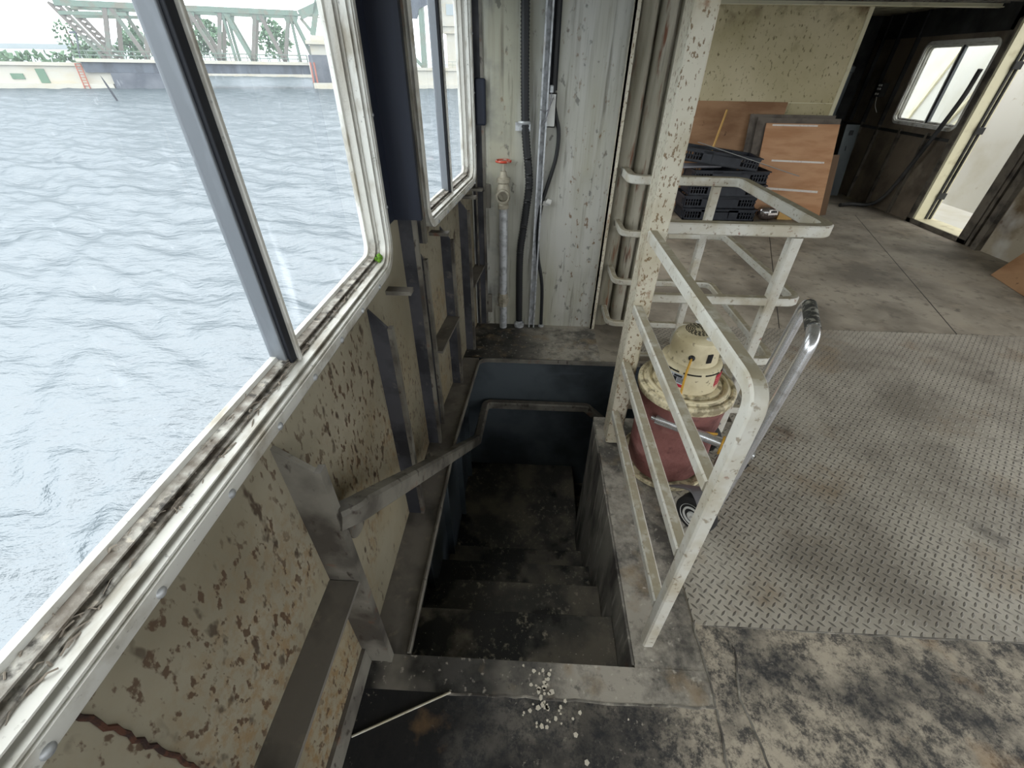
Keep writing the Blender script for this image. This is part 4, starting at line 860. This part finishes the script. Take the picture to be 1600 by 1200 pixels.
# ================================================================== OUTSIDE
ZW = -2.6
wb_ = bmesh.new(); rnd = random.Random(3)
WV = []
for k in range(46):
    L = .28*(1.085**k) if k < 34 else rnd.uniform(2.5, 6.0); th = 1.15 + rnd.gauss(0, .42)
    WV.append((2*math.pi/L*math.cos(th), 2*math.pi/L*math.sin(th), L*(.0065 if L < .5 else .0095 if L < 2.2 else .004), rnd.uniform(0, 6.28), L))
def wave(x, y, cell):
    h = 0
    for kx, ky, a, ph, L in WV:
        if L > 2.5*cell: h += a*math.sin(kx*x+ky*y+ph)
    return h
NA, NRr = 330, 460; grid = []
for j in range(NRr+1):
    r = 1.6*(620/1.6)**((j/NRr)**.86); row = []
    for i in range(NA+1):
        a = math.radians(84+ 110*i/NA); x = -1.0 + r*math.cos(a); y = -.6 + r*math.sin(a)
        cell = max(r*math.radians(110)/NA, .02)
        row.append(wb_.verts.new((min(x, -.9), y, ZW + wave(x, y, cell))))
    grid.append(row)
for j in range(NRr):
    for i in range(NA): wb_.faces.new((grid[j][i], grid[j][i+1], grid[j+1][i+1], grid[j+1][i]))
me = bpy.data.meshes.new('water'); wb_.to_mesh(me); wb_.free()
for q in me.polygons: q.use_smooth = True
me.materials.append(MT['water']); wtr = bpy.data.objects.new('water', me); COL.objects.link(wtr); struct(wtr, 'rippled grey-blue canal water', 'water')
QA, QB, QC, QD = Vector((-140, 70, 0)), Vector((-77, 92, 0)), Vector((-44, 107, 0)), Vector((15, 132, 0))
qd = (QB-QA).normalized(); qn = Vector((-qd.y, qd.x, 0))
def quay(a, c, depth, name, label):
    d_ = (c-a).normalized(); n_ = Vector((-d_.y, d_.x, 0)); z1 = 1.0
    r = thing(name, label, 'quay wall', (a+c)/2+Vector((0, 0, ZW)))
    b = MB(); b.hexa([a+Vector((0,0,ZW-1)), c+Vector((0,0,ZW-1)), c+n_*depth+Vector((0,0,ZW-1)), a+n_*depth+Vector((0,0,ZW-1)), a+Vector((0,0,z1)), c+Vector((0,0,z1)), c+n_*depth+Vector((0,0,z1)), a+n_*depth+Vector((0,0,z1))]); b.build('wall_face', 'concrete', r)
    b = MB(); e = n_*(-.35); b.hexa([a+e+Vector((0,0,.65)), c+e+Vector((0,0,.65)), c-e+Vector((0,0,.65)), a-e+Vector((0,0,.65)), a+e+Vector((0,0,1.15)), c+e+Vector((0,0,1.15)), c-e+Vector((0,0,1.15)), a-e+Vector((0,0,1.15))]); b.build('coping', 'concrete', r)
    b = MB(); e = n_*(-1.0); b.hexa([a+e+Vector((0,0,ZW-1)), c+e+Vector((0,0,ZW-1)), c+Vector((0,0,ZW-1)), a+Vector((0,0,ZW-1)), a+e+Vector((0,0,ZW+.7)), c+e+Vector((0,0,ZW+.7)), c+Vector((0,0,ZW+.7)), a+Vector((0,0,ZW+.7))]); b.build('footing', 'concrete', r)
    return r, d_, n_
q1, d1, n1 = quay(QA, QB, 25, 'quay_wall', 'cream concrete quay wall with a green door left of the bridge')
c = QA+d1*(QB-QA).length*.845-n1*.04
def wallbox(c, d_, n_, w, z0, z1, t): return [c-d_*w/2+Vector((0,0,z0)), c+d_*w/2+Vector((0,0,z0)), c+d_*w/2-n_*t+Vector((0,0,z0)), c-d_*w/2-n_*t+Vector((0,0,z0)), c-d_*w/2+Vector((0,0,z1)), c+d_*w/2+Vector((0,0,z1)), c+d_*w/2-n_*t+Vector((0,0,z1)), c-d_*w/2-n_*t+Vector((0,0,z1))]
b = MB(); b.hexa(wallbox(c, d1, n1, 1.3, ZW+.75, .2, .1)); b.build('door', 'doorgreen', q1)
b = MB(); b.hexa(wallbox(c-d1*3.6, d1, n1, 1.8, -1.3, -.5, .1)); b.build('window', 'doorgreen', q1)
b = MB(); c2 = c+d1*6.2
for s_ in (-.4, .4): b.bar(c2+d1*s_-n1*1.1+Vector((0, 0, ZW)), c2+d1*s_-n1*.5+Vector((0, 0, 1.0)), .14, .14)
for k in range(9): z = ZW+.4+k*.4; f_ = (z-ZW)/3.6; b.bar(c2-d1*.4-n1*(1.1-.6*f_)+Vector((0,0,z)), c2+d1*.4-n1*(1.1-.6*f_)+Vector((0,0,z)), .1, .1)
b.build('ladder', 'ladred', q1)
q2, d2, n2 = quay(QC+(QD-QC)*.05, QD, 25, 'quay_wall', 'pale quay wall seen through the smaller window')
b = MB()
for k in range(2): b.bar(QC.lerp(QD, .285+.01*k)-n2*1.1+Vector((0,0,ZW)), QC.lerp(QD, .285+.01*k)-n2*.8+Vector((0,0,-.8)), .3, .3)
b.build('mooring_bollard', 'buoy', q2)
# bridge
br = thing('truss_bridge', 'pale green steel truss bridge spanning the canal outside the large window', 'bridge', (QB+QC)/2)
bd = (QC-QB).normalized(); bn = Vector((-bd.y, bd.x, 0)); BL = (QC-QB).length+.5; ZD, ZT = 1.75, 9.1
BT = BL-2.9
def bp(s_, z, side): return QB + bd*s_ + bn*side + Vector((0, 0, z))
b = MB(); b.hexa([bp(-4, ZD-.5, -1), bp(BT, ZD-.5, -1), bp(BT, ZD-.5, 8), bp(-4, ZD-.5, 8), bp(-4, ZD, -1), bp(BT, ZD, -1), bp(BT, ZD, 8), bp(-4, ZD, 8)]); b.build('deck', 'concrete', br)
for sd_ in (0, 7):
    b = MB(); b.hexa([bp(-3.5, ZD-2.0, sd_-.4), bp(BT, ZD-2.0, sd_-.4), bp(BT, ZD-2.0, sd_+.2), bp(-3.5, ZD-2.0, sd_+.2), bp(-3.5, ZD-.5, sd_-.4), bp(BT, ZD-.5, sd_-.4), bp(BT, ZD-.5, sd_+.2), bp(-3.5, ZD-.5, sd_+.2)]); b.build('girder', 'girder', br)
    b = MB(); b.bar(bp(-3.5, ZT, sd_), bp(BT, ZT+.15, sd_), .7, .8); b.bar(bp(-3.5, ZT-1.3, sd_), bp(6, ZT-1.1, sd_), .5, .5); b.build('top_chord', 'truss', br)
    xs = [0.8+5.75*k for k in range(7)]
    for k in range(6):
        a0, a1 = xs[k], xs[k+1]; mid = (a0+a1)/2
        for (p, q, w, mm) in ((bp(a0, ZD, sd_), bp(mid-.3, ZT, sd_), .42, 'trussb'), (bp(mid+.3, ZT, sd_), bp(a1, ZD, sd_), .42, 'truss' if k % 2 else 'trussb')):
            b = MB(); b.bar(p, q, .55, w*1.5); b.build('diagonal', mm, br)
        if k in (1, 3, 5): b = MB(); b.bar(bp(mid, ZD, sd_), bp(mid, ZT, sd_), .4, .45); b.build('upright', 'truss', br)
        b = MB(); b.hexa([bp(mid-1.0, ZT-1.1, sd_-.2), bp(mid+1.0, ZT-1.1, sd_-.2), bp(mid+1.0, ZT-1.1, sd_+.2), bp(mid-1.0, ZT-1.1, sd_+.2), bp(mid-1.4, ZT+.1, sd_-.2), bp(mid+1.4, ZT+.1, sd_-.2), bp(mid+1.4, ZT+.1, sd_+.2), bp(mid-1.4, ZT+.1, sd_+.2)]); b.build('gusset', 'truss', br)
    # outward leaning lattice end post
    b = MB(); p0, p1 = bp(.6, ZD, sd_), bp(-3.7, ZT, sd_); off = bd*.55
    b.bar(p0-off, p1-off, .4, .4); b.bar(p0+off, p1+off, .4, .4)
    for k in range(11):
        f0, f1 = k/11, (k+1)/11; b.bar(p0.lerp(p1, f0)-off, p0.lerp(p1, f1)+off, .25, .25); b.bar(p0.lerp(p1, f0)+off, p0.lerp(p1, f1)-off, .25, .25)
    b.build('end_post', 'trussb', br)
    b = MB()
    for z in (.5, 1.1): b.bar(bp(-4, ZD+z, sd_-.9), bp(BT, ZD+z, sd_-.9), .1, .1)
    for k in range(22): b.bar(bp(-4+k*1.8, ZD, sd_-.9), bp(-4+k*1.8, ZD+1.1, sd_-.9), .1, .1)
    b.build('railing', 'truss', br)
b = MB()
for k in range(7): b.bar(bp(xs[k]-3, ZT+.1, 0), bp(xs[k]-3, ZT+.1, 7), .25, .3); b.bar(bp(xs[k]-3, ZT+.1, 0), bp(xs[k]+2.9, ZT+.1, 7), .15, .2); b.bar(bp(xs[k]-3, ZT+.1, 7), bp(xs[k]+2.9, ZT+.1, 0), .15, .2)
b.build('top_bracing', 'truss', br)
ab = thing('bridge_abutment', 'grey concrete abutment under the left end of the bridge', 'abutment', QB+Vector((0, 0, ZW)))
b = MB(); b.hexa([bp(.2, ZW-1, -1.5), bp(12.5, ZW-1, -1.5), bp(12.5, ZW-1, 9), bp(.2, ZW-1, 9), bp(.2, ZD-2.02, -1), bp(12.0, ZD-2.02, -1), bp(12.0, ZD-2.02, 9), bp(.2, ZD-2.02, 9)]); b.build('block', 'abut', ab)
pr_ = thing('bridge_pier', 'stone pier with a cornice at the right end of the bridge', 'pier', QC+Vector((0, 0, ZW)))
def pbox(s0, s1, z0, z1, a0, a1, nm, mm):
    b = MB(); b.hexa([bp(s0, z0, a0), bp(s1, z0, a0), bp(s1, z0, a1), bp(s0, z0, a1), bp(s0, z1, a0), bp(s1, z1, a0), bp(s1, z1, a1), bp(s0, z1, a1)]); b.build(nm, mm, pr_)
pbox(BL-2.8, BL+3.5, ZW-1, ZW+1.0, -2.2, 9, 'base', 'concrete'); pbox(BL-2.6, BL+3, ZW+1, ZD+1.2, -1.8, 9, 'shaft', 'abut'); pbox(BL-2.0, BL+3, ZD+1.2, 4.6, -1.4, 1.5, 'pilaster', 'concrete'); pbox(BL-2.7, BL+3.6, 4.6, 5.2, -2.2, 2.2, 'cornice', 'concrete'); pbox(BL-1.6, BL+3, 5.2, 6.0, -1.2, 1.2, 'cap', 'concrete')
b = MB(); b.bar(bp(BL-1, 6.0, 0), bp(BL+1.2, 11.5, 0), .9, 1.0); b.bar(bp(BT+.3, 8.6, 0), bp(BL-.6, 6.0, 0), .5, .55); b.bar(bp(BT+.3, 9.0, 0), bp(BL+1.5, 10.6, 0), .9, 1.4); b.build('rocker_post', 'truss', pr_)
b = MB(); b.bar(bp(BL-2.7, ZW+1, -2.0), bp(BL-2.6, ZD, -2.0), .25, .25); b.bar(bp(BL-2.0, ZW+1, -2.0), bp(BL-1.9, ZD, -2.0), .25, .25); b.build('ladder', 'ladred', pr_)
# second span in the smaller window
s2 = thing('bridge_tower', 'tall grey-green truss tower standing on the quay seen through the smaller window', 'bridge', Vector((-24.5, 117.5, 1.0)))
b = MB(); b.bar((-24.9, 117.5, 1.0), (-24.3, 117.5, 22), 1.0, 1.5, up=(0, 1, 0)); b.build('column', 'truss', s2)
b = MB(); b.bar((-25.2, 117.5, 1.2), (-31, 117.5, 6.5), .6, .6); b.build('brace', 'truss', s2)
b = MB(); b.prism([(-30, 117.2, 9.6), (-25.5, 117.2, 9.4), (-24.9, 117.2, 11), (-21.5, 117.2, 12.2), (-21.5, 117.2, 24), (-30, 117.2, 24)], .6); b.build('counterweight', 'girder', s2)
b = MB(); b.box((-20.6, 119, 7.2), (-16.8, 122, 24)); b.box((-21.0, 118.6, 8.4), (-16.4, 122.4, 9.4)); bt = tag(b.build('control_tower', 'concrete'), 'pale concrete control tower high behind the quay railing', 'tower')
b = MB(); b.box((-19.6, 118.9, 10.2), (-17.8, 119.0, 12.0)); b.build('window', 'bwin', bt)
b = MB(); b.box((-20, 119.5, 1.0), (-17.4, 121.5, 7.2)); b.build('base_shaft', 'concrete', bt)
fr = thing('quay_railing', 'thin railing along the quay edge seen through the smaller window', 'railing', QC.lerp(QD, .5)+Vector((0, 0, 1.1)))
b = MB()
for z in (1.7, 2.3): b.bar(QC.lerp(QD, .08)+Vector((0,0,z)), QD+Vector((0,0,z)), .06, .06)
for k in range(30):
    p = QC.lerp(QD, .08+.92*k/29); b.bar(p+Vector((0,0,1.0)), p+Vector((0,0,2.3)), .07, .07)
b.build('rails', 'truss', fr)
# trees, bushes, buildings beyond
def tree(x, y, z, hgt, rad, label, group, dens=260, trunk=True):
    r = thing('tree', label, 'tree', (x, y, z), group)
    b = MB()
    for k in range(dens):
        while True:
            p = Vector((random.uniform(-1,1), random.uniform(-1,1), random.uniform(-1,1)))
            if p.length < 1: break
        c_ = Vector((x+p.x*rad*(1-.35*p.z), y+p.y*rad, z+hgt*.58+p.z*hgt*.42)); s_ = rad*.2
        v = [b.b.verts.new(c_+Vector((random.uniform(-s_,s_), random.uniform(-s_,s_), random.uniform(-s_,s_)))) for _ in range(4)]
        for f in ((0,1,2),(0,2,3),(0,3,1),(1,3,2)): b.b.faces.new([v[i] for i in f])
    b.build('foliage', 'leafa', r)
    if trunk: b = MB(); b.bar((x, y, z), (x, y, z+hgt*.8), .2, .2); b.build('trunk', 'bark', r)
def at(px, y, z): return None
struct(MB().box((-220, 190, -3.2), (-30, 330, 1.0)).build('land', 'concrete'), 'low land behind the bridge', 'land')
tg = 'trees and bushes beyond the bridge'
tree(-94, 106, 1, 7.5, 2.2, 'thin tree above the quay wall left of the bridge', tg, 110)
tree(-89, 104, 1, 3.2, 3.0, 'low bush on the quay left of the thin tree', tg, 160, False)
tree(-83, 107, 1, 4.5, 2.6, 'rounded bush on the quay by the bridge end post', tg, 180)
tree(-146, 193, 1, 11, 5.0, 'leafy tree behind the bridge beside the window mullion', tg, 220)
tree(-121, 196, 1, 13, 6.2, 'leafy tree behind the middle of the bridge', tg, 300)
tree(-98, 200, 1, 13.5, 5.8, 'leafy tree behind the right part of the bridge', tg, 260)
b = MB()
for k in range(500):
    f_ = random.random(); p = Vector((-135, 82, 1)).lerp(Vector((-84, 101, 1)), f_)+Vector((random.uniform(-1,1), random.uniform(0,3), random.uniform(0,1.5))); s_ = .7
    v = [b.b.verts.new(p+Vector((random.uniform(-s_,s_), random.uniform(-s_,s_), random.uniform(-s_,s_)))) for _ in range(4)]
    for f in ((0,1,2),(0,2,3),(0,3,1),(1,3,2)): b.b.faces.new([v[i] for i in f])
tag(b.build('shrubbery', 'leafa'), 'low green shrubbery along the top of the left quay', 'shrubbery', kind='stuff')
def house(x, y, w, h_, label):
    r = thing('building', label, 'building', (x, y, 1)); b = MB(); b.box((x-w/2, y, 1), (x+w/2, y+8, 1+h_)); b.build('block', 'bldg', r)
    b = MB(); b.box((x-w/2+.5, y-.05, 1+h_*.55), (x+w/2-.5, y, 1+h_*.75)); b.build('window_band', 'bwin', r)
house(-122, 125, 40, 4.6, 'low pale building with a window band behind the left quay')
house(-78, 225, 26, 9.5, 'plain pale building behind the right end of the bridge')
lp = thing('street_lamp', 'thin street lamp on the quay left of the bridge', 'street lamp', (-81.2, 91.4, 1)); b = MB(); b.bar((-81.2, 91.4, 1), (-79.5, 91.4, 5.3), .16, .16); b.build('pole', 'girder', lp)
b = MB(); b.bar((-80.6, 91.4, 5.3), (-78.8, 91.4, 5.35), .4, .28); b.build('lamp_head', 'girder', lp)
b = MB(); b.lathe([(.02, 0), (.11, .4), (.13, 1.4), (.10, 2.6), (.02, 3.3)], (-53.5, 63.2, ZW-.6), (-.28, 0, 1), 10); tag(b.build('mooring_pile', 'pile', None, 50), 'dark leaning mooring pile standing in the water before the quay', 'pile')
